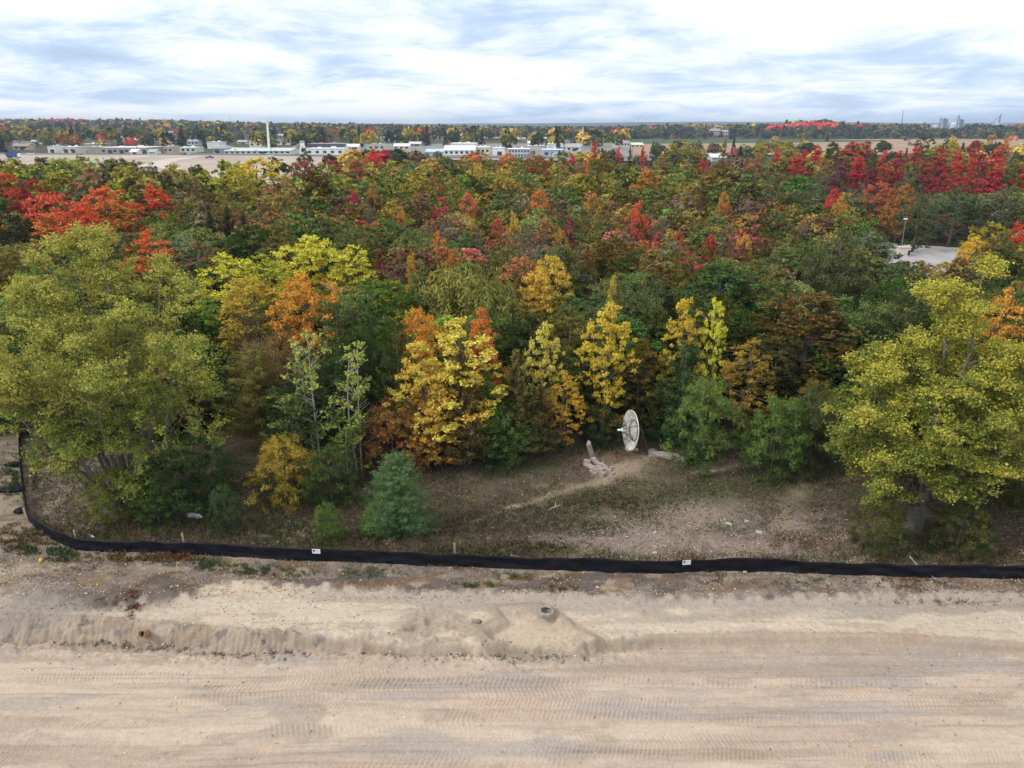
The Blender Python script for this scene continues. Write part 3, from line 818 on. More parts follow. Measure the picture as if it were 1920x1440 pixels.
# kind, name, px, top py, width px, colour on top and outside, colour below, turn, label, short name, base py or None, height or None
H_ = []
def T(kind, name, px, yt, w, c1, c2, turn, label, short=None, yb=None, h=None):
    if 400 < px < 700 and 430 < yt < 545 and name == 'maple_tree': w *= 1.3
    H_.append((kind, name, px, yt, w, c1, c2, turn, label, short, yb, h))
# --- along the front edge of the wood
T('cottonwood_a', 'cottonwood_tree', 248, 448, 452, (150, 151, 72), (106, 119, 56), .12, "huge loose yellow-green cottonwood with several leaning stems inside the bend of the black fence", "the huge leaning cottonwood", 945)
T('cottonwood_b', 'cottonwood_tree', 1712, 506, 440, (152, 150, 58), (104, 116, 50), .12, "huge bright yellow cottonwood with one thick grey trunk close behind the black fence", "the bright yellow cottonwood", 990)
T('cottonwood_b', 'cottonwood_tree', 1910, 548, 330, (162, 152, 56), (112, 118, 48), .15, "broad yellow cottonwood cut by the picture edge behind the thick-trunked one", "the cut-off cottonwood", 925)
T('bush_near', 'shrub', 362, 812, 200, (56, 76, 40), (44, 60, 36), .1, "large dark green shrub beside the foot of the huge leaning cottonwood", "the large dark shrub", 948)
T('bush_near', 'shrub', 225, 880, 120, (104, 112, 44), (70, 86, 38), .1, "low yellow-green shrub under the leaning cottonwood stems", None, 975)
T('bush_near', 'shrub', 300, 905, 110, (72, 92, 44), (50, 68, 38), .0, "dark low shrub with a few yellow sprigs, in front of the cottonwood stems", None, 985)
T('bush_near', 'shrub', 537, 822, 140, (158, 138, 52), (110, 104, 44), .2, "rounded yellow-leaved shrub over red leaf litter", "the rounded yellow shrub", 938)
T('bush_near', 'shrub', 622, 838, 120, (74, 92, 50), (56, 72, 42), .1, "dark bluish green shrub close beside the rounded yellow shrub", None, 940)
T('spruce_near', 'conifer_tree', 752, 850, 140, (84, 112, 74), (62, 88, 58), .1, "young blue-green feathery conifer standing alone in front of the wood", "the young blue-green conifer", 1000)
T('bush_near', 'shrub', 706, 944, 60, (92, 120, 50), (70, 94, 42), .2, "small bright green bush touching the foot of the lone young conifer", None, 1002)
T('bush_near', 'shrub', 620, 944, 58, (86, 112, 50), (64, 88, 42), .1, "small round green bush between the yellow shrub and the fence", None, 1014)
T('bush_near', 'shrub', 430, 912, 62, (70, 88, 54), (52, 68, 44), .1, "small dull green bush behind the white plastic drum", None, 994)
T('bush_near', 'shrub', 1640, 930, 110, (92, 96, 44), (58, 70, 36), .0, "dark tangled shrub at the left foot of the thick grey trunk".replace("left ", ""), None, 1030)
T('bush_near', 'shrub', 1790, 945, 120, (88, 92, 46), (56, 66, 38), .0, "olive thicket shrub with yellow sprigs behind the thick grey trunk", None, 1035)
T('bush_near', 'shrub', 1900, 800, 130, (120, 124, 46), (76, 88, 40), .1, "yellow-green thicket shrub under the cut-off cottonwood", None, 935)
T('poplar_near', 'poplar_tree', 606, 618, 92, (146, 156, 86), (114, 126, 62), .2, "slender pale green poplar, taller of the sparse pair with thin white stems", "the taller pale poplar", 892)
T('poplar_near', 'poplar_tree', 672, 642, 92, (142, 152, 82), (112, 124, 60), .2, "slender pale green poplar, shorter of the sparse pair with thin white stems", "the shorter pale poplar", 890)
T('poplar_near', 'poplar_tree', 560, 742, 100, (136, 150, 76), (100, 118, 56), .2, "short pale yellow-green poplar low beside the sparse white-stemmed pair", None, 893)
T('poplar_near', 'poplar_tree', 650, 770, 90, (124, 144, 62), (92, 112, 50), .2, "leafy young green poplar above the bluish green shrub", None, 900)
T('bush_near', 'broadleaf_tree', 737, 752, 150, (120, 86, 52), (92, 66, 42), .2, "low rust-brown spreading tree beside the golden forked tree", "the rust-brown tree", 880)
T('loose_near', 'maple_tree', 838, 696, 128, (212, 154, 62), (186, 128, 54), .3, "golden orange loose tree reaching down to the clearing, lower of two golden neighbours", "the lower golden tree", 870)
T('loose_near', 'maple_tree', 846, 606, 190, (230, 174, 64), (208, 150, 56), .4, "bright golden broad tree, higher of two golden neighbours, under the orange-tipped tree", "the bright golden tree", None, 10.0)
T('loose_near', 'maple_tree', 790, 640, 130, (226, 164, 62), (204, 140, 56), .4, "bright golden tree leaning out on the poplar side of the larger golden one", None, 872)
T('loose_near', 'maple_tree', 902, 580, 84, (226, 112, 52), (206, 112, 52), .5, "small salmon orange tree peaking out of the bright golden tree", "the salmon-orange peak", None, 10.4)
T('round_near', 'maple_tree', 790, 582, 100, (188, 132, 46), (150, 106, 40), .3, "ochre rounded tree just above the bright golden tree", "the ochre rounded tree", None, 9.5)
T('cedar_near', 'cedar_tree', 872, 655, 96, (104, 90, 52), (78, 72, 44), .1, "brownish cedar with a rounded top cutting into the bright golden tree", None, 880)
T('cedar_near', 'cedar_tree', 916, 700, 92, (92, 112, 58), (66, 86, 48), .1, "green cedar beside the lower golden tree at the clearing's edge", "the green cedar", 866)
T('cedar_near', 'cedar_tree', 968, 660, 104, (104, 98, 54), (74, 82, 46), .1, "tall bronze-topped cedar in the middle of the front edge", "the bronze cedar", 858)
T('cedar_near', 'cedar_tree', 1012, 725, 80, (106, 94, 54), (80, 78, 46), .1, "bronze green cedar beside the narrow yellow sapling", None, 850)
T('bush_near', 'broadleaf_tree', 946, 752, 124, (90, 116, 58), (66, 90, 48), .1, "bushy bright green tree low between the two tall cedars", None, 862)
T('loose_near', 'maple_tree', 1060, 700, 82, (196, 156, 46), (164, 128, 40), .3, "narrow golden yellow sapling leaning over the clearing near the rubble heap", "the narrow golden sapling", 842)
T('loose_near', 'poplar_tree', 1127, 572, 112, (204, 168, 52), (166, 142, 48), .45, "tall clear yellow poplar with a ragged top behind the white dish", "the tall yellow poplar", 820)
T('loose_near', 'maple_tree', 1018, 608, 78, (212, 178, 82), (186, 152, 66), .3, "pale straw-yellow small tree between the bronze cedar and the tall yellow poplar", "the straw-yellow tree", None, 9.0)
T('loose_near', 'maple_tree', 1198, 640, 112, (116, 100, 42), (70, 66, 34), .0, "dark olive tree with yellow flecks above the white dish", "the flecked dark tree", 808)
T('bush_near', 'shrub', 1222, 742, 90, (74, 80, 40), (50, 60, 34), .0, "dark shrub arching over the white dish", None, 818)
T('bush_near', 'shrub', 1128, 762, 80, (62, 72, 44), (44, 54, 36), .0, "dark grey-green shrub behind the rubble heap", None, 838)
T('bush_near', 'shrub', 1310, 712, 146, (98, 118, 60), (72, 92, 50), .15, "big rounded mid-green bush, nearer the white dish of two at the clearing", "the big round bush by the dish", 868)
T('bush_near', 'shrub', 1445, 748, 136, (90, 114, 54), (64, 86, 46), .15, "big rounded mid-green bush, farther from the dish of two at the clearing", "the second big round bush", 884)
T('bush_near', 'shrub', 1512, 730, 120, (78, 92, 58), (60, 72, 46), .1, "dim grey-green bush wedged between the round bush and the yellow cottonwood", None, 872)
T('bush_near', 'shrub', 1300, 815, 56, (72, 98, 54), (54, 76, 44), .1, "small low green bush at the skirt of the round bush by the dish", None, 872)
T('loose_near', 'maple_tree', 1405, 636, 124, (146, 124, 48), (104, 92, 42), .1, "olive-yellow tree above the two big round bushes", "the olive-yellow tree", None, 8.0)
T('pine_near', 'pine_tree', 1290, 640, 120, (66, 92, 56), (50, 74, 46), .1, "soft dark green pine behind the round bush by the dish", "the soft dark pine", None, 8.0)
T('loose_near', 'maple_tree', 1280, 560, 92, (186, 164, 52), (120, 120, 46), .1, "yellow-topped tree with green lower branches behind the soft pine", None, None, 10.2)
T('loose_near', 'maple_tree', 1346, 562, 62, (222, 186, 46), (190, 156, 46), .6, "small vivid yellow tree crown behind the soft dark pine", "the vivid yellow crown", None, 10.2)
T('pine_near', 'pine_tree', 690, 560, 130, (66, 88, 46), (48, 68, 40), .1, "soft dark green pine behind the shorter pale poplar", "the soft pine behind the poplars", None, 10.5)
T('pine_near', 'pine_tree', 630, 574, 120, (68, 88, 52), (48, 66, 42), .1, "soft dark green pine behind the taller pale poplar", None, None, 10.2)
T('pine_near', 'pine_tree', 742, 600, 110, (78, 88, 44), (54, 66, 38), .1, "olive green pine beside the ochre rounded tree", None, None, 9.8)
T('bare', 'bare_tree', 503, 545, 120, (106, 92, 54), (92, 80, 56), .1, "thin brown-leaved tree with a bare white trunk behind the rounded yellow shrub", "the white-trunked tree", 742)
T('round_near', 'maple_tree', 572, 518, 116, (214, 138, 48), (176, 112, 46), .45, "large warm orange tree in front of the round yellow tree", "the large warm orange tree", None, 10.4)
T('round_near', 'maple_tree', 472, 520, 140, (160, 142, 50), (120, 112, 46), .2, "mustard tree between the leaning cottonwood and the warm orange tree", None, None, 9.5)
T('loose_near', 'maple_tree', 424, 480, 118, (184, 182, 52), (142, 146, 46), .3, "lime-yellow tree behind the leaning cottonwood's outer twigs", "the lime-yellow tree", None, 10)
T('loose_near', 'maple_tree', 494, 478, 90, (150, 162, 54), (112, 126, 46), .3, "yellow-green tree between the lime-yellow tree and the round yellow one", None, None, 9.4)
T('round_near', 'maple_tree', 572, 443, 114, (206, 182, 56), (168, 132, 50), .3, "round clear yellow tree with an orange flank", "the round yellow tree", None, 10.5)
T('loose_near', 'maple_tree', 656, 462, 78, (206, 184, 58), (150, 128, 50), .3, "smaller yellow tree beside the round yellow tree", "the smaller yellow tree", None, 9.5)
T('oval', 'maple_tree', 714, 472, 34, DRD, (84, 30, 38), .4, "narrow dark maroon tree beside the smaller yellow tree", "the maroon tree", None, 8.5)
T('loose_near', 'maple_tree', 818, 436, 50, (226, 124, 40), (190, 98, 40), .5, "small bright orange tree standing above the olive willows", "the small bright orange tree", None, 10)
T('oval', 'maple_tree', 845, 470, 34, (200, 102, 42), (160, 84, 40), .4, "narrow orange tree lower beside the small bright orange tree", None, None, 8.5)
T('tall_near', 'broadleaf_tree', 768, 476, 52, (168, 138, 48), (110, 104, 44), .2, "narrow mustard tree in front of the small bright orange tree", None, None, 10)
T('tall_near', 'broadleaf_tree', 784, 494, 60, (98, 116, 58), (76, 92, 46), .2, "narrow soft green tree in front of the mustard one", None, None, 9.5)
T('willow', 'willow_tree', 868, 496, 150, (128, 128, 62), (88, 98, 46), .2, "wide feathery olive willow in the middle of the wood", "the wide feathery willow", None, 9.5)
T('willow', 'willow_tree', 930, 520, 120, (110, 116, 56), (78, 90, 44), .2, "feathery olive willow next to the big pale-gold tree", None, None, 9)
T('round_near', 'maple_tree', 1024, 482, 112, (192, 162, 58), (150, 128, 52), .3, "big pale-gold tree in the middle of the wood", "the big pale-gold tree", None, 10.5)
T('loose_near', 'maple_tree', 992, 540, 70, (182, 152, 56), (130, 112, 46), .3, "small gold tree at the foot of the big pale-gold tree", None, None, 8)
T('tall_near', 'poplar_tree', 1142, 520, 44, (158, 148, 56), (120, 120, 50), .4, "narrow yellow-green spire between the pale-gold tree and the dark green mass", None, None, 11)
T('round_near', 'broadleaf_tree', 1585, 434, 150, (92, 100, 60), (66, 78, 48), .1, "large grey-green oak-like tree in front of the grey gravel lot", "the large grey-green tree", None, 12.0)
T('round_near', 'broadleaf_tree', 1525, 462, 110, (88, 98, 58), (66, 78, 48), .1, "grey-green tree with a rounded top, smaller neighbour of the large oak-like one", None, None, 11)
T('round_near', 'broadleaf_tree', 1893, 440, 112, (92, 94, 60), (64, 72, 46), .1, "rounded grey-green tree beyond the cut-off cottonwood", "the rounded grey-green tree", None, 11)
T('round_near', 'maple_tree', 1836, 446, 90, (190, 158, 46), (184, 96, 46), .2, "yellow and orange tree at the edge of the grey gravel lot", "the yellow tree by the lot", None, 9)
T('round_near', 'broadleaf_tree', 1796, 486, 60, (86, 78, 50), (66, 62, 44), .1, "small dull brown-green tree in front of the gravel lot", None, None, 7.5)
T('round', 'maple_tree', 1912, 418, 50, (222, 62, 46), (190, 50, 44), .6, "scarlet tree cut by the picture edge behind the rounded grey-green tree", None, None, 10)
T('loose_near', 'maple_tree', 1900, 545, 110, (196, 142, 54), (150, 112, 48), .2, "orange-yellow tree at the picture edge behind the cut-off cottonwood", None, None, 11)
# --- the orange group behind the leaning cottonwood
T('round', 'maple_tree', 8, 326, 76, (214, 94, 40), (176, 84, 42), .4, "orange tree cut by the picture edge beside the dark red round tree", None, None, 11.5)
T('round', 'maple_tree', 55, 338, 107, (164, 34, 38), (104, 28, 36), .3, "dark red round tree at the edge of the orange group", "the dark red round tree", None, 11.5)
T('round', 'maple_tree', 100, 364, 122, (206, 92, 66), (186, 78, 56), .4, "salmon-red tree in the orange group beside the dark red one", "the salmon-red tree", None, 11.5)
T('round', 'maple_tree', 190, 352, 128, (214, 106, 56), (188, 104, 52), .4, "tall orange tree topping the orange group", "the tall orange tree", None, 12)
T('round', 'maple_tree', 150, 388, 97, (218, 82, 46), (188, 72, 46), .5, "vivid red-orange tree low in the orange group", None, None, 10)
T('round', 'maple_tree', 204, 378, 102, (196, 146, 52), (140, 108, 46), .3, "mustard tree in front of the tall orange one", None, None, 9.5)
T('round', 'maple_tree', 92, 400, 94, (186, 122, 56), (150, 100, 50), .3, "dull orange tree in front of the salmon-red one", None, None, 9)
T('oval', 'maple_tree', 292, 346, 79, (216, 84, 48), (170, 66, 44), .4, "red-orange upright tree set against a dark neighbour, apart from the orange group", "the upright red-orange tree", None, 12)
T('oval', 'maple_tree', 256, 350, 56, (84, 66, 38), (66, 50, 34), .1, "dark bronze tree shading the upright red-orange one", None, None, 11)
T('loose_near', 'maple_tree', 266, 436, 122, (222, 100, 46), (180, 84, 44), .4, "red-orange tree showing through the top of the leaning cottonwood", None, None, 11)
T('round', 'conifer_tree', 22, 404, 90, (52, 56, 36), (40, 46, 34), .1, "near-black green tree at the picture edge under the orange group", None, None, 9.5)
T('cedar_near', 'cedar_tree', 392, 398, 50, (58, 60, 38), (42, 46, 34), .0, "dark cedar, first of three behind the lime-yellow tree", None, None, 10)
T('cedar_near', 'cedar_tree', 425, 392, 56, (54, 60, 38), (40, 46, 34), .0, "dark cedar, middle one of three behind the lime-yellow tree", None, None, 10.5)
T('cedar_near', 'cedar_tree', 455, 400, 44, (56, 60, 40), (42, 46, 34), .0, "dark cedar, last of three behind the lime-yellow tree", None, None, 10)
T('round', 'maple_tree', 478, 297, 117, (198, 168, 46), (142, 132, 44), .2, "tall golden-topped tree by the far sand lot", "the golden-topped tree", None, 14.5)
T('round', 'maple_tree', 438, 318, 107, (160, 154, 48), (118, 118, 42), .2, "yellow-green broad tree beside the golden-topped one", None, None, 12.5)
T('fine', 'broadleaf_tree', 360, 326, 56, (122, 96, 64), (96, 78, 56), .2, "hazy brown tree between the upright red-orange tree and the golden-topped tree", None, None, 12)
T('fine', 'broadleaf_tree', 255, 304, 60, (104, 88, 82), (92, 80, 76), .2, "purple-grey leafless-looking tree at the edge of the far sand lot", None, None, 12)
# --- colour scattered through the middle
MID = [
 ('oval', 664, 357, 40, (182, 40, 72), CRM, "crimson tree with grey bare neighbours", "the crimson tree", 11),
 ('oval', 826, 372, 44, (192, 52, 78), CRM, "pinkish crimson leaning tree below the rounded bronze tree", "the pinkish crimson tree", 10.5),
 ('round', 873, 362, 58, (206, 118, 84), (176, 130, 62), "pink-orange rounded tree beside the pinkish crimson one", "the pink-orange tree", 11),
 ('round', 816, 332, 48, (146, 110, 54), (120, 96, 48), "rounded bronze tree above the pinkish crimson one", "the rounded bronze tree", 12),
 ('round', 1008, 356, 62, (212, 126, 58), (186, 92, 52), "bright orange round tree in the upper middle of the wood", "the bright orange round tree", 11.5),
 ('round', 955, 318, 80, (160, 136, 50), (112, 108, 44), "large golden olive tree behind the bright orange round tree", "the large golden-olive tree", 13),
 ('round', 1110, 364, 46, (176, 138, 48), (100, 90, 40), "dark tree with a yellow cap beside the bright orange round tree", "the yellow-capped tree", 10.5),
 ('round', 1200, 378, 54, (214, 84, 48), (170, 76, 46), "fiery red-orange round tree right above a magenta one".replace("right ", ""), "the fiery round tree", 11),
 ('oval', 1068, 408, 40, (164, 38, 92), (120, 34, 72), "magenta tree behind a small yellow round one", "the magenta tree", 9.5),
 ('round', 1052, 430, 42, (166, 134, 50), (120, 104, 42), "small yellow-green ball of a tree on a bare stem", "the yellow ball on a stem", 8.5),
 ('oval', 1116, 415, 46, (124, 122, 50), (104, 106, 44), "soft olive egg-shaped tree between the magenta and rose trees", None, 9.5),
 ('oval', 1190, 412, 32, (206, 72, 96), (180, 60, 76), "rose pink tree below the fiery round one", "the rose-pink tree", 9),
 ('oval', 1160, 430, 32, (164, 122, 56), (190, 60, 60), "ochre tree with a red lower flank near the rose-pink one", None, 9),
 ('round', 1232, 438, 26, (206, 66, 78), (176, 60, 66), "small coral red tree low beside the rose-pink one", None, 8),
 ('round', 1335, 442, 44, (196, 52, 56), (160, 70, 60), "coral red tree deep in the middle behind the dark green mass", "the coral-red tree", 9),
 ('round', 1276, 432, 30, (186, 88, 78), (150, 90, 66), "small faded red tree near the coral-red one", None, 9),
 ('round', 1400, 440, 40, (196, 160, 56), (140, 112, 60), "yellow-tipped small tree beside a mauve one", None, 9),
 ('fine', 1412, 424, 40, (162, 82, 108), (130, 78, 96), "mauve-pink sparse tree beside the yellow-tipped one", None, 9.5),
 ('fine', 1385, 460, 44, (150, 76, 90), (120, 70, 80), "dusky pink sparse tree below the yellow-tipped one", None, 8),
 ('round', 930, 410, 44, (202, 84, 88), (160, 80, 80), "salmon tree among grey bare trees in the middle", "the salmon tree", 9),
 ('round', 962, 398, 34, (200, 164, 54), (160, 130, 50), "yellow tree beside the salmon one among bare trees", None, 9.5),
 ('oval', 748, 388, 44, (188, 126, 56), (140, 104, 48), "dull orange tree between the crimson and pinkish trees", None, 9.5),
 ('round', 700, 342, 40, (172, 122, 58), (136, 108, 50), "ochre tree behind the crimson one", None, 11.5),
 ('poplar', 538, 370, 40, (112, 106, 54), (88, 94, 48), "pale-stemmed birch-like tree, nearest the golden-topped one of three", None, 11),
 ('poplar', 572, 372, 44, (84, 100, 54), (70, 88, 48), "pale-stemmed birch-like tree, middle one of three", None, 11),
 ('poplar', 608, 376, 40, (88, 102, 54), (74, 90, 48), "pale-stemmed birch-like tree, nearest the crimson one of three", None, 11),
 ('bare', 690, 375, 56, (124, 110, 110), (110, 96, 100), "tall grey leafless tree beside the crimson one", "the leafless tree by the crimson one", 11),
 ('bare', 800, 400, 50, (160, 128, 70), (130, 110, 80), "white-stemmed thin ochre tree below the pinkish crimson one", None, 10),
 ('bare', 985, 425, 60, (140, 96, 100), (116, 92, 96), "leafless grey-pink tree before the yellow ball on a stem", None, 9.5),
 ('bare', 900, 420, 50, (128, 112, 112), (110, 96, 100), "leafless grey tree below the pink-orange one", None, 9.5),
 ('bare', 1245, 400, 50, (120, 112, 116), (110, 104, 108), "leafless grey tree beside the fiery round one", None, 9.5),
 ('bare', 1020, 420, 50, (150, 104, 104), (110, 92, 96), "leafless pinkish tree beside the magenta one", None, 9),
 ('bare', 1370, 412, 60, (120, 110, 108), (108, 98, 98), "leafless grey tree above the mauve-pink one", None, 10),
 ('bare', 1512, 408, 60, (118, 112, 120), (108, 104, 112), "grey leafless spreading tree behind the large grey-green one", None, 9),
 ('round', 1312, 352, 60, (92, 74, 44), (64, 56, 38), "dark bronze round tree in the upper middle near the red rows", "the dark bronze tree", 11.5),
 ('round', 1357, 360, 24, (208, 142, 56), (180, 104, 50), "small orange flame-shaped tree beside the dark bronze one", None, 10),
 ('round', 1366, 380, 40, (176, 116, 56), (140, 100, 50), "dull orange tree under the small flame-shaped one", None, 9),
 ('round', 1215, 316, 66, (186, 126, 52), (176, 84, 48), "wide orange-brown tree at the back edge of the wood", "the wide orange-brown tree", 12),
 ('round', 697, 280, 36, (216, 52, 44), (190, 52, 46), "bright red dome at the back edge of the wood beside the town", "the bright red dome", 15),
 ('round', 570, 302, 62, (150, 78, 56), (120, 84, 50), "rust tree, nearest the sand lot in the rust row", None, 13),
 ('round', 620, 300, 60, (160, 74, 62), (130, 78, 52), "rust-red tree, middle of the rust row", None, 13),
 ('round', 665, 300, 56, (166, 80, 68), (130, 84, 56), "rust-pink tree, next to the bright red dome", None, 13),
 ('round', 893, 312, 30, (192, 164, 48), (140, 130, 46), "small clear yellow dome at the back of the wood", None, 12),
 ('round', 1010, 292, 62, (150, 86, 48), (118, 84, 46), "bronze red tree at the back edge before the factory", "the bronze-red tree", 13.5),
 ('round', 940, 296, 30, (206, 92, 52), (150, 112, 50), "little orange-red cap at the back edge before the factory", None, 13),
 ('oval', 1073, 288, 30, (206, 48, 72), (150, 44, 66), "crimson-pink tree by the road behind the wood", "the crimson roadside tree", 14),
 ('oval', 1100, 292, 20, (222, 112, 52), (200, 96, 50), "small orange roadside tree next to the crimson one", None, 13.5),
 ('oval', 1116, 266, 26, (202, 62, 52), (150, 50, 50), "tall red roadside tree behind the small orange one", "the tall red roadside tree", 16),
 ('oval', 1160, 276, 22, (212, 40, 58), (170, 40, 56), "bright red roadside tree beside a dark spruce", "the bright red roadside tree", 15.5),
 ('oval', 1207, 276, 22, (206, 54, 62), (160, 46, 56), "coral roadside tree beyond the dark spruce", "the coral roadside tree", 15.5),
 ('conifer', 1182, 279, 26, (56, 72, 54), (46, 58, 48), "dark spruce between two red roadside trees", "the dark roadside spruce", 15),
 ('conifer', 1136, 283, 34, (128, 92, 44), (84, 74, 42), "bronze conifer among the red roadside trees", None, 15),
 ('round', 1300, 266, 62, (136, 132, 58), (72, 84, 48), "yellow-topped dark tree in front of the farm field", "the yellow-topped field tree", 16),
 ('round', 1262, 266, 50, (150, 146, 56), (110, 112, 50), "bright yellow-green tree at the corner of the farm field", None, 16),
 ('oval', 1245, 290, 44, (128, 96, 62), (116, 84, 60), "dull brown tree before the farm field", None, 14),
 ('oval', 1322, 296, 34, (192, 66, 62), (160, 60, 60), "pinkish red tree under the yellow-topped field tree", None, 13),
 ('oval', 1360, 288, 44, (118, 84, 54), (120, 62, 60), "wine-brown tree next to a pale barn roof", None, 14),
]
for k, px, yt, w, c1, c2, lab, sh, h in MID:
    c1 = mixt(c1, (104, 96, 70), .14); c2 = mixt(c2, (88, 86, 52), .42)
    nm = {'bare': 'bare_tree', 'conifer': 'conifer_tree', 'poplar': 'birch_tree'}.get(k, 'maple_tree')
    T(k, nm, px, yt, w, c1, c2, .15, lab, sh, None, h)
# --- the red row beyond the wood
REDS = [
 (1423, 288, 20, (204, 48, 66), 13, "slim pink-red tree at the near end of the red row", "the slim pink-red tree"),
 (1459, 281, 26, (212, 44, 60), 13.5, "pink-red tree second in the red row, by a dark trunk gap", None),
 (1498, 290, 40, (216, 38, 46), 13, "vivid scarlet tree leaning low in the red row", "the vivid scarlet tree"),
 (1511, 282, 28, (200, 36, 58), 13.5, "crimson tree rising behind the vivid scarlet one", None),
 (1533, 275, 32, (206, 34, 52), 14, "tall pointed crimson tree in the red row", "the tall pointed crimson tree"),
 (1573, 297, 48, (124, 72, 88), 13, "purple-grey thinning tree in the red row", "the purple-grey tree"),
 (1604, 267, 60, (196, 62, 60), 15, "wide thinning red tree at the top of the row", "the wide thinning red tree"),
 (1632, 265, 34, (168, 32, 48), 15, "dark crimson tree touching the wide thinning red one", None),
 (1613, 296, 40, (212, 34, 58), 13, "raspberry red tree in front of the wide thinning red one", "the raspberry-red tree"),
 (1666, 284, 34, (206, 78, 48), 14, "orange-shouldered red tree past a dark green gap", None),
 (1688, 284, 34, (202, 36, 54), 14, "smooth crimson tree after the orange-shouldered one", "the smooth crimson tree"),
 (1724, 276, 46, (206, 66, 44), 14.5, "tall orange-red tree in the dense part of the red row", "the tall orange-red tree"),
 (1762, 280, 56, (190, 44, 54), 14.5, "broad deep red tree in the dense part of the row", "the broad deep-red tree"),
 (1800, 281, 40, (204, 74, 46), 14.5, "orange-capped red tree under the distant silos", None),
 (1838, 278, 48, (176, 72, 82), 15, "dusty pink tall tree in the dense part of the row", "the dusty pink tree"),
 (1797, 304, 34, (204, 70, 46), 12.5, "short orange-red tree in front of the orange-capped one", None),
 (1828, 298, 36, (208, 72, 44), 13, "short flame-orange tree in front of the dusty pink one", None),
 (1870, 279, 44, (206, 78, 50), 14.5, "last tall orange-red tree of the dense row", None),
 (1868, 312, 52, (210, 38, 60), 12.5, "low bright red tree at the end of the dense row", "the low bright red tree"),
 (1914, 312, 40, (212, 46, 46), 12.5, "red tree cut by the picture edge after a dark gap", None),
 (1763, 312, 40, (180, 38, 50), 12, "low dark red tree under the broad deep red one", None),
 (1640, 318, 34, (120, 40, 62), 11.5, "low wine-purple tree beside the raspberry red one", None),
]
for px, yt, w, c1, h, lab, sh in REDS:
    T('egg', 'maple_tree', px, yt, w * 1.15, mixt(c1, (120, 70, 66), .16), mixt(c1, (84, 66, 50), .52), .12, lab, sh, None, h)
RIGHT = [
 ('round', 1657, 342, 66, (176, 96, 74), (140, 92, 60), "copper-pink rounded tree, half of a copper pair", "the copper-pink tree", 11.5),
 ('round', 1697, 346, 66, (150, 110, 58), (124, 96, 52), "golden-copper rounded tree, half of a copper pair", "the golden-copper tree", 11.5),
 ('round', 1565, 354, 40, (194, 56, 62), (150, 90, 60), "small red tree under the purple-grey one", None, 11),
 ('round', 1580, 368, 40, (168, 128, 56), (128, 104, 50), "mustard tree in front of the small red one", None, 10.5),
 ('fine', 1800, 350, 110, (84, 96, 72), (58, 70, 56), "very wide grey-green willow below the red row", "the very wide grey willow", 11.5),
 ('fine', 1730, 366, 90, (82, 94, 68), (56, 68, 52), "grey-green willow beside the copper pair", None, 10.5),
 ('fine', 1890, 352, 90, (92, 96, 74), (66, 72, 58), "grey-green willow at the picture edge below the red row", None, 11.5),
 ('fine', 1705, 322, 60, (100, 108, 82), (76, 84, 66), "pale grey-green willow under the smooth crimson tree", None, 11.5),
 ('fine', 1540, 320, 50, (94, 104, 84), (72, 80, 66), "pale grey willow under the tall pointed crimson tree", None, 11.5),
 ('fine', 1520, 344, 70, (92, 98, 66), (68, 76, 54), "grey-olive willow in front of the vivid scarlet tree", None, 11),
 ('fine', 1610, 342, 50, (100, 112, 82), (76, 86, 64), "pale green willow beside the copper-pink tree", None, 11),
 ('round', 1660, 410, 56, (160, 128, 50), (104, 90, 46), "olive-gold tree on the far side of the gravel lot", None, 8.5),
 ('round', 1700, 424, 46, (74, 92, 52), (56, 70, 44), "dark green tree behind the leaning lamp post", None, 7.5),
 ('round', 1765, 402, 60, (112, 84, 56), (88, 68, 50), "reddish-brown tree on the far side of the gravel lot", None, 8.5),
 ('fine', 1810, 412, 60, (76, 74, 62), (58, 60, 52), "dim grey-brown tree on the far side of the gravel lot", None, 8.5),
 ('round', 1858, 408, 60, (64, 74, 56), (50, 60, 48), "dark green tree at the far corner of the gravel lot", None, 9),
 ('round', 1640, 286, 26, (84, 88, 44), (60, 68, 40), "dark green gap tree inside the red row", None, 13.5),
 ('round', 1566, 266, 46, (78, 84, 46), (58, 66, 42), "large dark green tree behind the red row", "the large dark tree behind the red row", 15.5),
 ('round', 1480, 264, 60, (146, 138, 58), (104, 104, 52), "wide yellow tree behind the red row at the field's edge", "the wide yellow tree at the field", 16),
 ('round', 1432, 266, 44, (150, 144, 56), (100, 104, 50), "yellow-green tree at the field's edge behind the slim pink-red one", None, 16),
 ('round', 1545, 296, 30, (140, 118, 52), (100, 92, 46), "small golden tree between two red trees", None, 12.5),
 ('oval', 1358, 262, 22, (120, 112, 62), (96, 92, 56), "lone slender tree standing before the brown field", None, 17),
 ('round', 1885, 258, 30, (176, 116, 60), (110, 78, 60), "orange and brown tree standing alone before the far field", None, 17),
 ('round', 1775, 268, 90, (136, 134, 58), (108, 108, 52), "wide lime-yellow tree behind the dense red row", None, 16),
 ('round', 1832, 264, 40, (158, 52, 52), (130, 48, 50), "maroon-red tree rising behind the dusty pink one", None, 16.5),
 ('oval', 1786, 254, 16, (196, 160, 52), (150, 130, 52), "slim bright yellow tree below the silos", None, 17.5),
 ('round', 1735, 255, 40, (86, 92, 56), (66, 74, 50), "dark green tree beside the small grey barn", None, 17.5),
 ('round', 1905, 300, 40, (108, 110, 50), (78, 84, 46), "olive tree behind the red tree at the picture edge", None, 14),
 ('round', 567, 278, 44, (70, 76, 48), (54, 60, 44), "dark green clump tree standing on the far sand lot before the chapel", None, 15.0),
]
for k, px, yt, w, c1, c2, lab, sh, h in RIGHT:
    T(k, {'fine': 'willow_tree'}.get(k, 'broadleaf_tree'), px, yt, w, c1, c2, .3, lab, sh, 453 if h < 9.5 and 1650 < px < 1870 and 400 < yt else None, h)

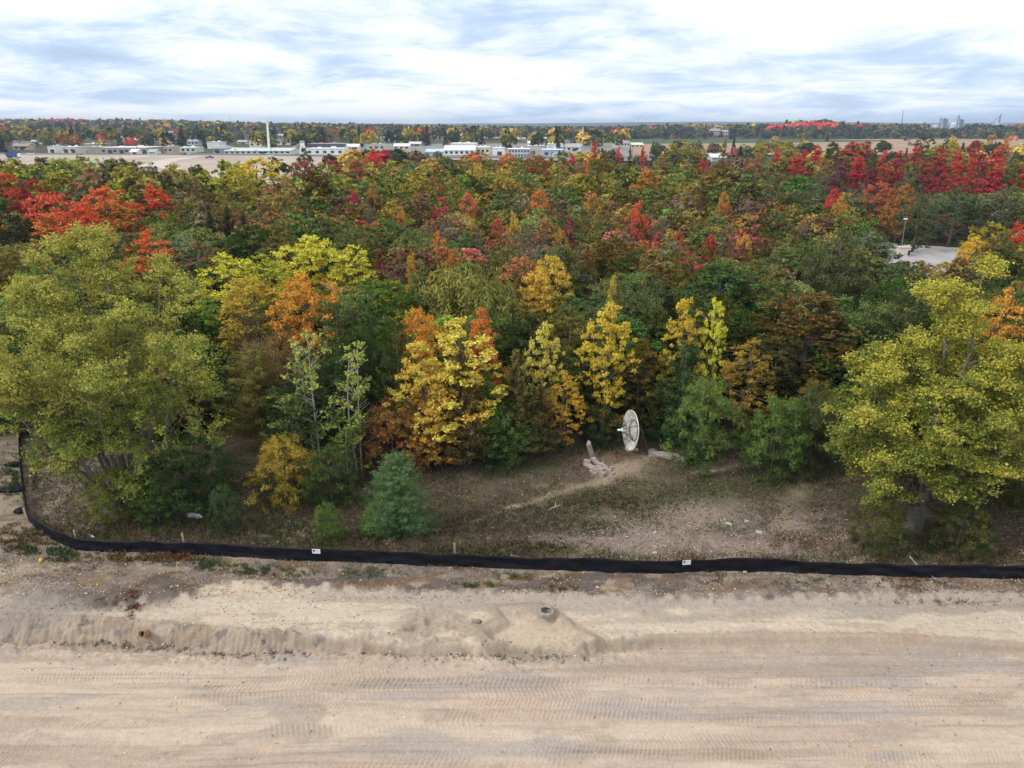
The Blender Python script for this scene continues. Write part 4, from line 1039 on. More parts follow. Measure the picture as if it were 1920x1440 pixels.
GROUP = "trees of the autumn wood"
TREES = []        # every individual: dict(px, py, X, Y, name ...)
def add_tree(kind, name, X, Y, z0, h, w, c1, c2, turn, label=None, short=None, rz=None, colour=None, proto=None):
    if c1[0] > 1.75 * c1[1] and Y > 55: c1 = mixt(c1, (112, 88, 72), .16); c2 = mixt(c2, (90, 84, 58), .16)
    pr = PROTO[kind]; p = proto or pr[rng.integers(len(pr))]
    metres = p['top'] > 2
    sz = 1.0 if metres else h / p['top']
    sxy = 1.0 if metres else w / p['w']
    sxy = min(sxy, sz * 2.2)
    root = thing(name, label or "", "tree" if not name.startswith("shrub") else "shrub", (X, Y, z0), rng.random() * 6.28 if rz is None else rz, GROUP if not name.startswith("shrub") else "shrubs at the edge of the wood")
    if metres: root.scale = (w / p['w'], w / p['w'], h / p['top'])
    else: root.scale = (sxy * rng.uniform(.94, 1.06), sxy, sz)
    c = bpy.data.objects.new("crown", p['crown']); link(c, root)
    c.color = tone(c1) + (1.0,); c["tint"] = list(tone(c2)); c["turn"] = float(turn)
    t = bpy.data.objects.new("trunk", p['trunk']); link(t, root)
    px, py = project(X, Y, z0 + h)
    TREES.append(dict(o=root, px=float(px), py=float(py), X=X, Y=Y, h=h, w=w, short=short, label=label, colour=colour, kind=kind, name=name))
    return root

occ = []
for (kind, name, px, yt, w, c1, c2, turn, label, short, yb, h) in H_:
    if yb is not None:
        Y = at_z(px, yb, 0)[1]
        X = at_z(px, yb, 0)[0]
        z0 = float(zfun(np.array([X]), np.array([Y]))[0]) - 0.05
        h = at_y(px, yt, Y)[2] - z0
    else:
        d = ray(px, yt); s = (h - CAM_H) / d[2]
        X, Y = d[0] * s, d[1] * s
        z0 = float(zfun(np.array([X]), np.array([Y]))[0]) - 0.05
        h = h - z0
    wm = w * depth_of(Y, h * .6) / F
    rz = 0.0 if kind.startswith('cottonwood') and w > 400 else None
    add_tree(kind, name, X, Y, z0, h, wm, c1, c2, turn, label, short, rz, proto=None)
    occ.append((X, Y, wm * 0.5))
occ = np.array(occ)

# fill: the unnamed mass of the wood
PAL = {'olive': (OLV, (84, 84, 38)), 'golden olive': (GOL, (112, 102, 44)), 'green': (GRN, (60, 76, 38)), 'dark green': (DGR, (44, 56, 34)), 'grey-green': (GGR, (68, 78, 56)),
       'brown': (BRN, (92, 74, 46)), 'rust': (RST, (122, 84, 48)), 'orange': (ORG, (176, 96, 46)), 'yellow': (YEL, (160, 134, 50)), 'lime': (LIM, (126, 130, 46)), 'red': (RED, (150, 44, 46)),
       'pink': (PNK, (150, 84, 84)), 'bare grey': (TWG, PUR), 'yellow-green': (YGR, (104, 112, 46)), 'bronze': ((92, 82, 46), (72, 70, 40))}
def palette(px, py):
    if py < 345 and px < 520: return [('olive', 3), ('green', 3), ('yellow-green', 3), ('grey-green', 2), ('golden olive', 1), ('brown', .7)]
    if py < 400 and px < 520: return [('green', 3), ('olive', 3), ('bronze', 1), ('grey-green', 1), ('rust', .9), ('orange', .35), ('brown', .8)]
    if py < 350 and px < 1300: return [('golden olive', 4), ('olive', 3.5), ('green', 3), ('bronze', 1.2), ('rust', .5), ('yellow-green', 1.4)]
    if py < 350: return [('grey-green', 3), ('olive', 3), ('bronze', 2), ('green', 2), ('rust', .8)]
    if py < 400 and px < 1300: return [('olive', 3), ('green', 3), ('golden olive', 1.8), ('bronze', 1.2), ('bare grey', 1.0), ('grey-green', 1), ('rust', .9), ('orange', .35), ('brown', .8)]
    if py < 480 and px < 620: return [('olive', 3), ('green', 4), ('dark green', 2), ('bronze', 1)]
    if py < 480 and px < 1480: return [('bare grey', 2.8), ('olive', 2.4), ('brown', 1), ('pink', 1.1), ('green', 2.0), ('rust', 1.2), ('golden olive', 1.1), ('orange', .4), ('grey-green', 1.4), ('bronze', .8)]
    if py < 480: return [('grey-green', 3), ('dark green', 3), ('olive', 2), ('bare grey', 1), ('bronze', 2), ('golden olive', 1)]
    if py < 640 and px > 1060: return [('green', 4), ('dark green', 2.4), ('olive', 3), ('bronze', 1), ('golden olive', .6)]
    if py < 640: return [('olive', 3), ('green', 4), ('dark green', 2), ('bronze', 1), ('yellow-green', .7)]
    return [('green', 4), ('dark green', 3), ('olive', 1.6), ('bronze', .6)]
FRONT_PX = [-400, 0, 300, 480, 660, 850, 1000, 1150, 1250, 1400, 1500, 1600, 1750, 1960, 2400]
FRONT_PY = [790, 800, 870, 880, 885, 862, 842, 818, 822, 850, 862, 885, 940, 940, 930]
cand = []
Y = 44.0
while Y < 300:
    s = (3.0 + Y / 45.0) if Y < 72 else (3.4 + Y / 60.0)
    n = int((1.5 * Y + 40) / s)
    for k in range(n):
        X = (k - n / 2 + .5) * s + rng.normal() * s * .28
        cand.append((X, Y + rng.normal() * s * .28))
    Y += s * .92
fill = []
for X, Y in cand:
    gpx, gpy = project(X, Y, 0.0)
    if gpy > np.interp(gpx, FRONT_PX, FRONT_PY): continue
    back = np.interp(gpx, [0, 330, 480, 620, 720, 1250, 1450, 1950], [190, 192, 196, 218, 268, 262, 262, 268])
    if Y > back: continue
    if abs(X) > 0.74 * Y + 17: continue
    if 1640 < gpx < 1815 and 452 < gpy < 520: continue                    # the gravel lot
    if 1470 < gpx < 1640 and 452 < gpy < 476: continue
    if np.any((occ[:, 0] - X) ** 2 + (occ[:, 1] - Y) ** 2 < (occ[:, 2] * 0.72 + 0.9) ** 2): continue
    h = rng.uniform(7.6, 10.8) if Y < 150 else rng.uniform(9.0, 12.4)
    if gpx < 640 and Y > 130: h = rng.uniform(12.0, 15.6) if gpx < 330 or gpx > 520 else rng.uniform(11.6, 13.8)
    if Y < 60: h = rng.uniform(6.0, 10.0)
    # nothing may rise in front of what the photograph shows clear
    lim = None
    if 1630 < gpx < 1830 and Y < 142: lim = 494
    elif 408 < gpx < 460 and Y < 112: lim = 482
    elif 1490 < gpx < 1960 and 150 < Y < 246: lim = 362
    elif 1400 < gpx < 1490 and 150 < Y < 246: lim = 330
    elif Y > 230 and 1060 < gpx < 1250: lim = 312
    elif 1250 <= gpx < 1420 and Y > 200: lim = 306
    # and the pointed-out trees are to show: keep fill in front of them low
    for q in TREES:
        if q['Y'] > Y and abs(q['px'] - gpx) < (q['w'] * .5 + 3.0) * F / depth_of(q['Y'], 8) and q['Y'] - Y < 46:
            hq = q['py'] + 0.58 * q['w'] * F / depth_of(q['Y'], 8)
            lim = hq if lim is None else max(lim, hq)
    if lim is not None:
        hm = at_y(gpx, lim, Y)[2]
        if hm < 3.2: continue
        h = min(h, hm)
    w = min(h * rng.uniform(.72, 1.0), 10.0)
    px, py = project(X, Y, h)
    pal = palette(px, py)
    pw = np.array([p[1] for p in pal], float)
    # colours come in patches
    k = int(np.searchsorted(np.cumsum(pw / pw.sum()), min(.999, max(0, .5 + 1.25 * (fbm(np.array([X / 16]), np.array([Y / 20]), 301, 2)[0] - .5) + .9 * (rng.random() - .5)))))
    cn = pal[min(k, len(pal) - 1)][0]
    c1, c2 = PAL[cn]
    j = rng.normal(0, 7, 3) + rng.normal(0, 8)
    c1 = tuple(np.clip(np.array(c1) + j, 10, 240)); c2 = tuple(np.clip(np.array(c2) + j * .7, 10, 240))
    if cn == 'bare grey': kind = 'bare' if rng.random() < .45 else 'fine'
    elif cn in ('dark green',) : kind = rng.choice(['cedar_near', 'round_near', 'pine_near', 'bush_near']) if Y < 90 else rng.choice(['round', 'conifer', 'oval'])
    elif cn == 'grey-green': kind = 'fine' if Y > 90 else 'round_near'
    elif Y < 62: kind = rng.choice(['round_near', 'bush_near', 'loose_near', 'loose_near', 'pine_near'])
    elif Y < 92: kind = rng.choice(['round_near', 'round_near', 'loose_near', 'loose_near', 'pine_near'])
    else: kind = rng.choice(['round', 'round', 'oval', 'fine', 'round'])
    vis = w * h / depth_of(Y, h) ** 2
    c1 = tuple(np.clip(np.array(c1) * 1.07, 0, 245)); c2 = tuple(np.clip(np.array(c2) * 1.07, 0, 245))
    fill.append(dict(X=X, Y=Y, h=h, w=w, kind=str(kind), c1=c1, c2=c2, cn=cn, vis=vis, px=px, py=py, inside=-40 < px < 1960))
def hidden(q): return (20 < q['px'] < 430 and q['py'] > 500) or (q['px'] > 1560 and q['py'] > 590)      # behind the two great cottonwoods
fill.sort(key=lambda q: -q['vis'] * (1 if q['inside'] else .05) * (.12 if hidden(q) else 1))
N_IND = 300 - sum(1 for q in TREES if not q['name'].startswith('shrub'))
FORM = {'round': 'rounded', 'oval': 'egg-shaped', 'fine': 'fine-leaved', 'bare': 'leafless', 'cedar_near': 'cedar-like', 'conifer': 'pointed', 'pine_near': 'soft-needled', 'bush_near': 'bushy', 'round_near': 'rounded', 'tall_near': 'upright', 'loose_near': 'loose'}
NAMES = {'bare': 'bare_tree', 'cedar_near': 'cedar_tree', 'conifer': 'conifer_tree', 'pine_near': 'pine_tree'}
for q in fill[:N_IND]:
    z0 = float(zfun(np.array([q['X']]), np.array([q['Y']]))[0]) - 0.05
    add_tree(q['kind'], NAMES.get(q['kind'], 'broadleaf_tree'), q['X'], q['Y'], z0, q['h'], q['w'], q['c1'], q['c2'], rng.uniform(-.15, .3), None, None, None, FORM[q['kind']] + ' ' + q['cn'])
REST = fill[N_IND:]

# a label for each unnamed tree: its look, and which one it is as seen from a tree or thing one can find
LAND = [(q['px'], q['py'], q['short']) for q in TREES if q['short']]
for (a, b, nm) in [(1188, 805, "the white dish"), (1690, 476, "the white block on the gravel lot"), (1120, 868, "the rubble heap"), (852, 1035, "the short stake")]:
    LAND.append((a, b, nm))
unl = [q for q in TREES if not q['label']]
def rel(dx, dy):
    if abs(dy) > abs(dx) * 0.8: return "behind" if dy < 0 else "in front of"
    return "beside"
ORD = ["nearest", "second", "third", "fourth", "fifth", "sixth", "seventh", "eighth", "ninth", "tenth", "eleventh", "twelfth"]
opts = {}
for li, (lx, ly, ln) in enumerate(LAND):
    cls = {}
    for i, q in enumerate(unl):
        dx, dy = q['px'] - lx, q['py'] - ly
        r_ = rel(dx, dy)
        if r_ == "beside": r_ = "beside" if True else r_
        cls.setdefault((q['colour'], r_), []).append((math.hypot(dx, dy * 1.6), i))
    for (cname, r_), lst in cls.items():
        lst.sort()
        for rank, (dist, i) in enumerate(lst[:12]):
            opts.setdefault(i, []).append((rank * 70 + dist, rank, r_, ln, cname))
for i, q in enumerate(unl):
    c_, rank, r_, ln, cname = min(opts.get(i, [(0, 0, "beside", "the wood", q['colour'])]))
    noun = {'bare_tree': 'tree', 'cedar_tree': 'tree', 'conifer_tree': 'conifer', 'pine_tree': 'pine'}.get(q['name'], 'tree')
    form, col_ = cname.split(' ', 1)
    q['o']["label"] = f"{ORD[rank]} {col_.replace('bare grey', 'grey')} {form} {noun} {r_} {ln}"

# ------------------------------------------------------------------ the rest of the wood and the town's trees, one mass
BLD = []          # (px0, px1, py base, py top) of buildings that must stay in view, filled by hand
BLD += [(1746, 1808, 240, 222), (1862, 1884, 240, 214), (8, 52, 271, 260), (170, 178, 239, 230), (923, 936, 261, 255), (962, 987, 263, 256), (895, 916, 263, 255),
        (88, 106, 289, 274), (114, 145, 289, 273), (158, 290, 292, 270), (290, 330, 290, 272), (330, 370, 288, 274), (350, 374, 271, 261), (392, 416, 270, 258), (388, 430, 289, 266), (416, 648, 292, 276), (560, 642, 282, 262), (466, 490, 280, 263), (546, 560, 277, 264),
        (688, 724, 282, 270), (735, 766, 281, 262), (795, 930, 294, 268), (922, 960, 293, 276), (950, 1060, 298, 266), (1060, 1080, 270, 262), (1150, 1210, 279, 262), (1330, 1366, 254, 239), (1333, 1362, 304, 288), (0, 640, 330, 288), (1706, 1724, 276, 262)]
TOWN = []         # small houses scattered through the town: px, width, base py, height px
trng = np.random.default_rng(91)
while len(TOWN) < 44:
    a, yb_ = trng.uniform(6, 1150), trng.uniform(252, 286)
    w_ = (yb_ - 236) * trng.uniform(.35, .7) + 3; hh_ = w_ * trng.uniform(.38, .52)
    if any(abs(a - q[0]) < (w_ + q[1]) * .7 and abs(yb_ - q[2]) < 7 for q in TOWN) or any(q[0] - 12 < a < q[1] + 12 and q[3] - 3 < yb_ < q[2] + 4 for q in BLD if q[3] < 286 and q[1] < 1400): continue
    TOWN.append((a, w_, yb_, hh_)); BLD.append((a - w_ / 2, a + w_ / 2, yb_, yb_ - hh_))
WV, WR, WC = [], [], []
def mass_tree(X, Y, z0, h, w, c1, c2, n, kind=None, cone=False):
    if kind is not None:
        pr = PROTO[kind]; p = pr[rng.integers(len(pr))]
        P, N, Sz, C, hg, T = p['arr']
        m = len(P); n = min(n, m)
        ii = rng.choice(m, n, replace=False)
        P, N, Sz, C, hg, T = P[ii], N[ii], Sz[ii] * math.sqrt(m / n) * .92, C[ii], hg[ii], T[ii]
        a = rng.random() * 6.28; ca, sa = math.cos(a), math.sin(a)
        Rm = np.array([[ca, -sa, 0], [sa, ca, 0], [0, 0, 1]])
        sc = np.array([w / p['w'], w / p['w'], h / p['top']])
        P2 = (P * sc) @ Rm.T + np.array([X, Y, z0]); N2, T2 = N @ Rm.T, T @ Rm.T
        Sz = Sz * (sc[0] * sc[2]) ** .5; asp = p['asp']
    else:
        d = rnd_dir(n); d[:, 2] = np.where(d[:, 2] < -.3, -d[:, 2], d[:, 2])
        if cone:
            t = rng.random(n) ** 1.3; a = rng.random(n) * 6.28; r = .5 * w * (1 - t) * rng.uniform(.7, 1.05, n)
            P2 = np.stack([np.cos(a) * r, np.sin(a) * r, h * (.05 + .95 * t)], 1); N2 = unit(np.stack([np.cos(a), np.sin(a), .7 + 0 * t], 1) + rnd_dir(n) * .4); hg = t
        else:
            lob = 1 + .22 * np.sin(d[:, 0] * 4 + X) * np.cos(d[:, 1] * 4 + Y)
            P2 = d * lob[:, None] * np.array([w * .5, w * .5, h * .46]) * rng.uniform(.8, 1.04, (n, 1)) + np.array([0, 0, h * .54]); N2 = unit(d + rnd_dir(n) * .5 + np.array([0, 0, .25])); hg = (d[:, 2] + 1) / 2
        P2 = P2 + np.array([X, Y, z0]); C = rng.random(n)
        Sz = np.full(n, math.sqrt(w * h / n) * 2.5) * rng.uniform(.7, 1.2, n); asp = .8
        T2 = unit(np.cross(N2, rnd_dir(n)))
    WV.append(leaf_verts(P2, N2, Sz, asp, T2)); WR.append(rng.random(len(P2)))
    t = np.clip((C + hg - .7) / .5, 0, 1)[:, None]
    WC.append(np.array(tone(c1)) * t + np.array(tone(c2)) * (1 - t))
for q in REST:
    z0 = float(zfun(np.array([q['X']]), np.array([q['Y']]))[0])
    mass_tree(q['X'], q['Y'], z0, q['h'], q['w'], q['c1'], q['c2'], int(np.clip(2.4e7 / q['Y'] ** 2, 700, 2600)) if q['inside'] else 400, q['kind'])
FARPAL = [((96, 98, 48), 3), ((120, 112, 48), 3), ((66, 78, 48), 4), ((52, 62, 50), 4), ((148, 134, 56), 2.2), ((176, 152, 62), 1.1), ((84, 92, 66), 2.5), ((150, 104, 60), .45), ((192, 74, 66), .55), ((176, 52, 66), .35), ((112, 88, 66), 1.4), ((186, 120, 66), .25)]
fw = np.cumsum([p[1] for p in FARPAL]); fw = fw / fw[-1]
Y = 285.0
while Y < 4600:
    s = 9.0 + Y / 150.0
    n = int(1.62 * Y / s)
    for k in range(n):
        X = (k - n / 2 + .5) * s + rng.normal() * s * .3; y_ = Y + rng.normal() * s * .35
        gpx, gpy = project(X, y_, 0)
        h = rng.uniform(11, 19); w = h * rng.uniform(.75, 1.1); cone = False
        c1 = np.array(FARPAL[int(np.searchsorted(fw, rng.random()))][0], float)
        az = X / y_
        if y_ < 640:
            if gpx < 650: continue                                        # the sand lot
            if gpx > 1150: 
                if rng.random() < .80: continue
                h *= .6; w *= .6
            elif rng.random() < .45: continue
            if gpx <= 1160:
                h = min(h, at_y(gpx, rng.uniform(282, 290), y_)[2]); w = h * .9
                if h < 3.5: continue
        if gpx > 1165 and 600 < y_ < 1240: 
            if rng.random() < .985: continue                              # farm fields
            h *= .7; w *= .7
        if gpx > 1165 and 1240 <= y_ < 1500: 
            h = rng.uniform(8.5, 13.5); w = h * .9
            c1 = np.array([(58, 68, 52), (70, 78, 56), (96, 96, 64), (52, 60, 56)][rng.integers(4)], float)
            if 1432 < gpx < 1565 and y_ > 1370: c1 = np.array([(192, 72, 62), (178, 60, 66), (200, 96, 66)][rng.integers(3)], float); h += 2; w = h * 1.1
            cone = rng.random() < .35
        elif rng.random() < .16: cone = True; w *= .6; h *= 1.15; c1 = np.array((50, 60, 52), float)
        if 95 < gpx < 190 and 2000 < y_ < 3000: c1 = np.array([(168, 66, 70), (150, 60, 66)][rng.integers(2)], float)
        z0 = float(relief_far(np.array([X]), np.array([y_]))[0])
        tx, ty = project(X, y_, z0 + h)
        hw = w * .5 * F / y_
        bad = False
        for (a, b, yb_, yt_) in BLD:
            yb_y = at_z(960, yb_, 0)[1]
            if tx + hw > a and tx - hw < b and ty < yb_ and y_ < yb_y + 25 and (gpy > yt_):
                bad = True; break
        if bad and rng.random() < .94: continue
        c1 = c1 + rng.normal(0, 8)
        nq = 150 if y_ < 700 else (64 if y_ < 1300 else (26 if y_ < 2400 else 14))
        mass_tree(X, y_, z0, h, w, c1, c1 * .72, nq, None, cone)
    Y += s * (.8 if Y < 1600 else 1.5)
V = np.concatenate(WV); n = len(V)
wme = raw_mesh("woodland", V, np.arange(4 * n), np.arange(n) * 4)
face_attr(wme, 'rnd', np.concatenate(WR)); face_col(wme, 'col', np.concatenate(WC)); wme.materials.append(M_WOOD)
wo = link(bpy.data.objects.new("woodland", wme))
tag(wo, "mass of autumn treetops behind the nearer trees, running through the town to the horizon", "woodland", kind="stuff")
print("individual trees", sum(1 for q in TREES if not q['name'].startswith('shrub')), "shrubs", sum(1 for q in TREES if q['name'].startswith('shrub')), "mass fill", len(REST), "mass faces", n)
del WV, WR, WC, V

# ------------------------------------------------------------------ foreground things
def gpts(px, py):
    px, py = np.asarray(px, float), np.asarray(py, float)
    xc, yc = (px - 960) / F, (720 - py) / F
    d = np.stack([xc, CT + yc * ST, -ST + yc * CT], 1)
    z = np.zeros(len(px))
    for _ in range(5):
        s = (z - CAM_H) / d[:, 2]; z = zfun(d[:, 0] * s, d[:, 1] * s)
    s = (z - CAM_H) / d[:, 2]
    return np.stack([d[:, 0] * s, d[:, 1] * s, z], 1)

M_FABRIC = plain("silt_fabric", (0.0048, 0.0050, 0.0085), 0.5, 0.5, 2.5, 0.9)
M_STAKE = plain("raw_timber", (0.42, 0.31, 0.20), 0.85, 0.25, 6.0, 0.2)
M_STEEL = plain("dark_stake", (0.03, 0.028, 0.026), 0.6, 0.2, 4.0)
M_WHITE = plain("white_sheet", (0.80, 0.80, 0.79), 0.5, 0.05, 4.0)
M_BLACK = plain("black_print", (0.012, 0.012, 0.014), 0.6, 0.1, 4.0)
M_GREYP = plain("grey_print", (0.42, 0.42, 0.44), 0.6, 0.1, 4.0)

# the silt fence: one long sagging ribbon of black fabric on stakes
def resample(P, step):
    seg = np.linalg.norm(np.diff(P, axis=0), axis=1); L = np.concatenate([[0], np.cumsum(seg)])
    t = np.arange(0, L[-1], step)
    return np.stack([np.interp(t, L, P[:, 0]), np.interp(t, L, P[:, 1])], 1), t
fp, ft = resample(FENCE, 0.20)
for _ in range(2): fp[1:-1] = (fp[:-2] + 2 * fp[1:-1] + fp[2:]) / 4
tg = unit(np.gradient(fp, axis=0)); nrm2 = np.stack([tg[:, 1], -tg[:, 0]], 1)      # towards the camera side
nr = 7
hts = 0.75 + 0.09 * (fbm(ft * 0.35, ft * 0, 401, 3) - .5) * 2 + 0.05 * np.abs(np.sin(ft * math.pi / 2.44))
gz = zfun(fp[:, 0], fp[:, 1])
VF = []
for side in (0, 1):
    for r in range(nr):
        u = r / (nr - 1)
        off = (fbm(ft * 0.9 + u * 0.7, u * 4.1 + ft * 0.15, 403, 5, .65) - .5) * 0.34 * math.sin(math.pi * min(1, u * .8 + .15)) + (1 - u) ** 2 * 0.10
        p = fp + nrm2 * (off - side * 0.014)[:, None]
        VF.append(np.stack([p[:, 0], p[:, 1], gz - 0.05 + u * hts], 1))
n = len(fp); VF = np.concatenate(VF); Fq = []
for side in (0, 1):
    b = side * nr * n
    for r in range(nr - 1):
        i = np.arange(n - 1) + b + r * n
        q = np.stack([i, i + 1, i + 1 + n, i + n], 1); Fq.append(q if side == 0 else q[:, ::-1])
i = np.arange(n - 1)
Fq.append(np.stack([i + (nr - 1) * n, i + 1 + (nr - 1) * n, i + 1 + (2 * nr - 1) * n, i + (2 * nr - 1) * n], 1))
Fq = np.concatenate(Fq)
fence = thing("silt_fence", "long black fabric silt fence curving along the edge of the graded sand", "fence", (0, 0, 0))
fm = raw_mesh("fabric", VF, Fq.ravel(), np.arange(len(Fq)) * 4, True); fm.materials.append(M_FABRIC)
link(bpy.data.objects.new("fabric", fm), fence)
for k in range(3, n, 12):
    mb = MB(); x, y = fp[k] - nrm2[k] * 0.05
    mb.box((x, y, gz[k] + 0.52), (0.035, 0.035, 1.15), rz=0.3, rx=random.uniform(-.06, .06), ry=random.uniform(-.06, .06))
    mb.build("stake", M_STEEL, fence)

def sign(px, py, lab):
    k = int(np.argmin([abs(project(fp[i][0], fp[i][1], gz[i] + .7)[0] - px) for i in range(n)]))
    x, y = fp[k] + nrm2[k] * 0.15
    t = thing("warning_sign", lab, "sign", (x, y, gz[k] + 0.66), math.atan2(tg[k][1], tg[k][0]), "white notices on the silt fence")
    MB().box((0, 0, 0), (0.44, 0.012, 0.27)).build("plate", M_WHITE, t)
    mb = MB()
    mb.add([(-.12 + .06 * math.cos(a), -0.009, .05 + .055 * math.sin(a)) for a in np.linspace(0, 2 * math.pi, 14, endpoint=False)] +
           [(-.12 + .06 * math.cos(a), -0.005, .05 + .055 * math.sin(a)) for a in np.linspace(0, 2 * math.pi, 14, endpoint=False)],
           [tuple(range(14))] + [(i, i + 14, (i + 1) % 14 + 14, (i + 1) % 14) for i in range(14)])
    mb.box((-.125, -.008, -.03), (.07, .004, .05), taper=.6)
    mb.build("emblem", M_BLACK, t)
    mb = MB()
    for j in range(4): mb.box((.06 + .01 * (j % 2), -.008, .085 - j * .045), (.20 - .04 * (j % 2), .004, .014))
    mb.build("small_print", M_GREYP, t)
    return t
sign(596, 1036, "small white notice with a black emblem on the fence, near the green bush")
sign(1284, 1054, "small white notice with a black emblem on the fence, near the tall pale stake")

def stake(px, pb, pt, lab, w=0.10, ry=0.0):
    p = ground_pt(px, pb); h = at_y(px, pt, p[1])[2] - p[2]
    mb = MB(); mb.box((0, 0, h * .5 - .1), (w, .045, h + .2), ry=ry); mb.box((0, 0, h + .012), (w * .96, .04, .03), ry=ry, taper=.4)
    tag(mb.build("wooden_stake", M_STAKE, None, loc=tuple(p)), lab, "stake", "raw timber stakes behind the silt fence")
stake(346, 1026, 1000, "short timber stake behind the fence beside the reddish weed")
stake(853, 1046, 1018, "short timber stake standing behind the straight middle of the fence")
stake(1407, 1056, 1016, "tall pale timber stake leaning slightly behind the fence by the bare dirt patch", .13, .05)
stake(144, 1018, 994, "faint timber stake behind the fence where its curve begins")
stake(51, 976, 952, "timber stake at the sharp corner of the black fence", .13, -.05)
stake(36, 830, 806, "timber stake at the far end of the fence, under the leaning cottonwood", .13)

# tyre
p = ground_pt(1024, 1151)
ty = thing("tyre", "dusty ribbed tyre lying flat at the top of the scraped sand hollow", "tyre", tuple(p + np.array([0, 0, -0.03])))
M_TYRE = plain("dusty_rubber", (0.27, 0.235, 0.205), 0.85, 0.35, 5.0, 0.3, dirt=(0.36, 0.30, 0.24), dirt_amt=.9)
ro, ri, tw = 0.42, 0.235, 0.27
prof = [(ri, .03), (ri + .03, .0), (ro - .06, .0), (ro - .01, .04)]
for j in range(5):
    z = .055 + j * .036
    prof += [(ro, z), (ro, z + .022), (ro - .018, z + .025), (ro - .018, z + .034)]
prof += [(ro - .01, tw - .03), (ro - .06, tw), (ri + .05, tw + .005), (ri + .01, tw - .02), (ri, tw - .05), (ri + .10, tw - .07), (ri + .12, .07)]
MB().lathe(prof, 48, close=True).build("carcass", M_TYRE, ty, True)

# clay drain pipe in the cut bank and a broken bit of pipe on the bench
def pipe(name, px, py, r, L, lab, mat, rz, tilt=0.0, out=.12):
    p = ground_pt(px, py)
    from mathutils import Euler
    M = Euler((R(90) + tilt, 0, rz)).to_matrix()
    mb = MB(); mb.lathe([(r * .78, 0), (r, 0), (r, L), (r * .78, L)], 20, M, close=True)
    o = mb.build(name, mat, None, True, loc=tuple(p + np.array([0, -out, 0.02])))
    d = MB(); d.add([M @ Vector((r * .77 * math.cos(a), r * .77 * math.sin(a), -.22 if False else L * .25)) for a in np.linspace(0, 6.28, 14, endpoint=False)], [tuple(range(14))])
    e = d.build("bore_shade", M_BLACK, o)  # black disc across the bore, painted in for the shade inside
    return tag(o, lab, "pipe")
M_CLAY = plain("clay", (0.30, 0.16, 0.09), 0.9, 0.25, 6.0)
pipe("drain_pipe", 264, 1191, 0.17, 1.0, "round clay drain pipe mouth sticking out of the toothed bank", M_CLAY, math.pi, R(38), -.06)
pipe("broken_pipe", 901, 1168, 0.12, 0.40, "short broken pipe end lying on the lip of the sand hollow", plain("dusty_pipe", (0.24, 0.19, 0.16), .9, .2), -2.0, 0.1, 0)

# the satellite dish
dp = ground_pt(1190, 843)
dish = thing("satellite_dish", "old white parabolic satellite dish with stained panels at the wood's edge, facing sideways", "satellite dish", tuple(dp))
M_DISH = plain("dish_panels", (0.78, 0.75, 0.70), 0.55, 0.08, 1.2, 0.1, dirt=(0.34, 0.31, 0.27), dirt_amt=.55)
M_RUST = plain("rusty_steel", (0.085, 0.062, 0.05), 0.75, 0.35, 5.0)
nd = Vector((-.972, -.21, .10)).normalized()
Mq = nd.to_track_quat('Z', 'Y').to_matrix()
cz = 1.52
off = Vector((0, 0, cz))
Rd, dep = 1.40, 0.43
prof = [(0.001, 0.0)] + [(Rd * t, dep * t * t) for t in np.linspace(.08, 1, 14)]
mb = MB(); mb.lathe(prof + [(Rd * t, dep * t * t - .035) for t in np.linspace(1, .08, 14)], 64, Mq, close=False)
o = mb.build("reflector", M_DISH, dish, True); o.location = off
mb = MB()
mb.lathe([(Rd - .015, dep - .045), (Rd + .03, dep - .04), (Rd + .03, dep + .02), (Rd - .015, dep + .015)], 64, Mq, close=True)
o = mb.build("rim", M_DISH, dish); o.location = off
for k in range(16):
    a = 2 * math.pi * (k + .3) / 16
    path = [Mq @ Vector((Rd * t * math.cos(a), Rd * t * math.sin(a), dep * t * t + .006)) for t in np.linspace(.12, .985, 9)]
    o = MB().tube(path, .0075, 5).build("panel_seam", M_RUST, dish); o.location = off
for rr in (.50, .78):
    mb = MB(); z = dep * rr * rr
    mb.lathe([(Rd * rr - .006, z), (Rd * rr + .006, z), (Rd * rr + .006, z + .010), (Rd * rr - .006, z + .010)], 64, Mq, close=True)
    o = mb.build("panel_seam", M_RUST, dish); o.location = off
mb = MB(); mb.lathe([(Rd * .52 - .018, .17), (Rd * .52 + .018, .17), (Rd * .52 + .018, .21), (Rd * .52 - .018, .21)], 48, Mq, close=True)  # dark ring standing just in front of the reflector face
o = mb.build("dark_ring", M_RUST, dish); o.location = off
fz = 1.12
for k in range(4):
    a = math.pi / 4 + k * math.pi / 2
    o = MB().tube([Mq @ Vector((Rd * .62 * math.cos(a), Rd * .62 * math.sin(a), dep * .4)), Mq @ Vector((.08 * math.cos(a), .08 * math.sin(a), fz))], .025, 6).build("feed_strut", M_RUST, dish); o.location = off
mb = MB(); mb.lathe([(0.001, fz - .16), (.15, fz - .16), (.15, fz - .05), (.07, fz), (.07, fz + .26), (.001, fz + .26)], 20, Mq)
o = mb.build("feed_horn", M_WHITE, dish, True); o.location = off
mb = MB(); q = Mq @ Vector((0, 0, -.05))
mb.tube([(q.x + .42, q.y + .1, -cz - .1), (q.x + .42, q.y + .1, -.1), (q.x * .5, q.y * .5, 0)], [.13, .13, .10], 10)
mb.tube([(.9, .55, -cz), (.3, .1, .35)], .05, 6); mb.tube([(.9, -.5, -cz), (.3, 0, .35)], .05, 6)
o = mb.build("mount", M_RUST, dish); o.location = off
mb = MB(); mb.box((-.25, -.1, .04), (.75, .55, .30), rz=.3, jit=.06)
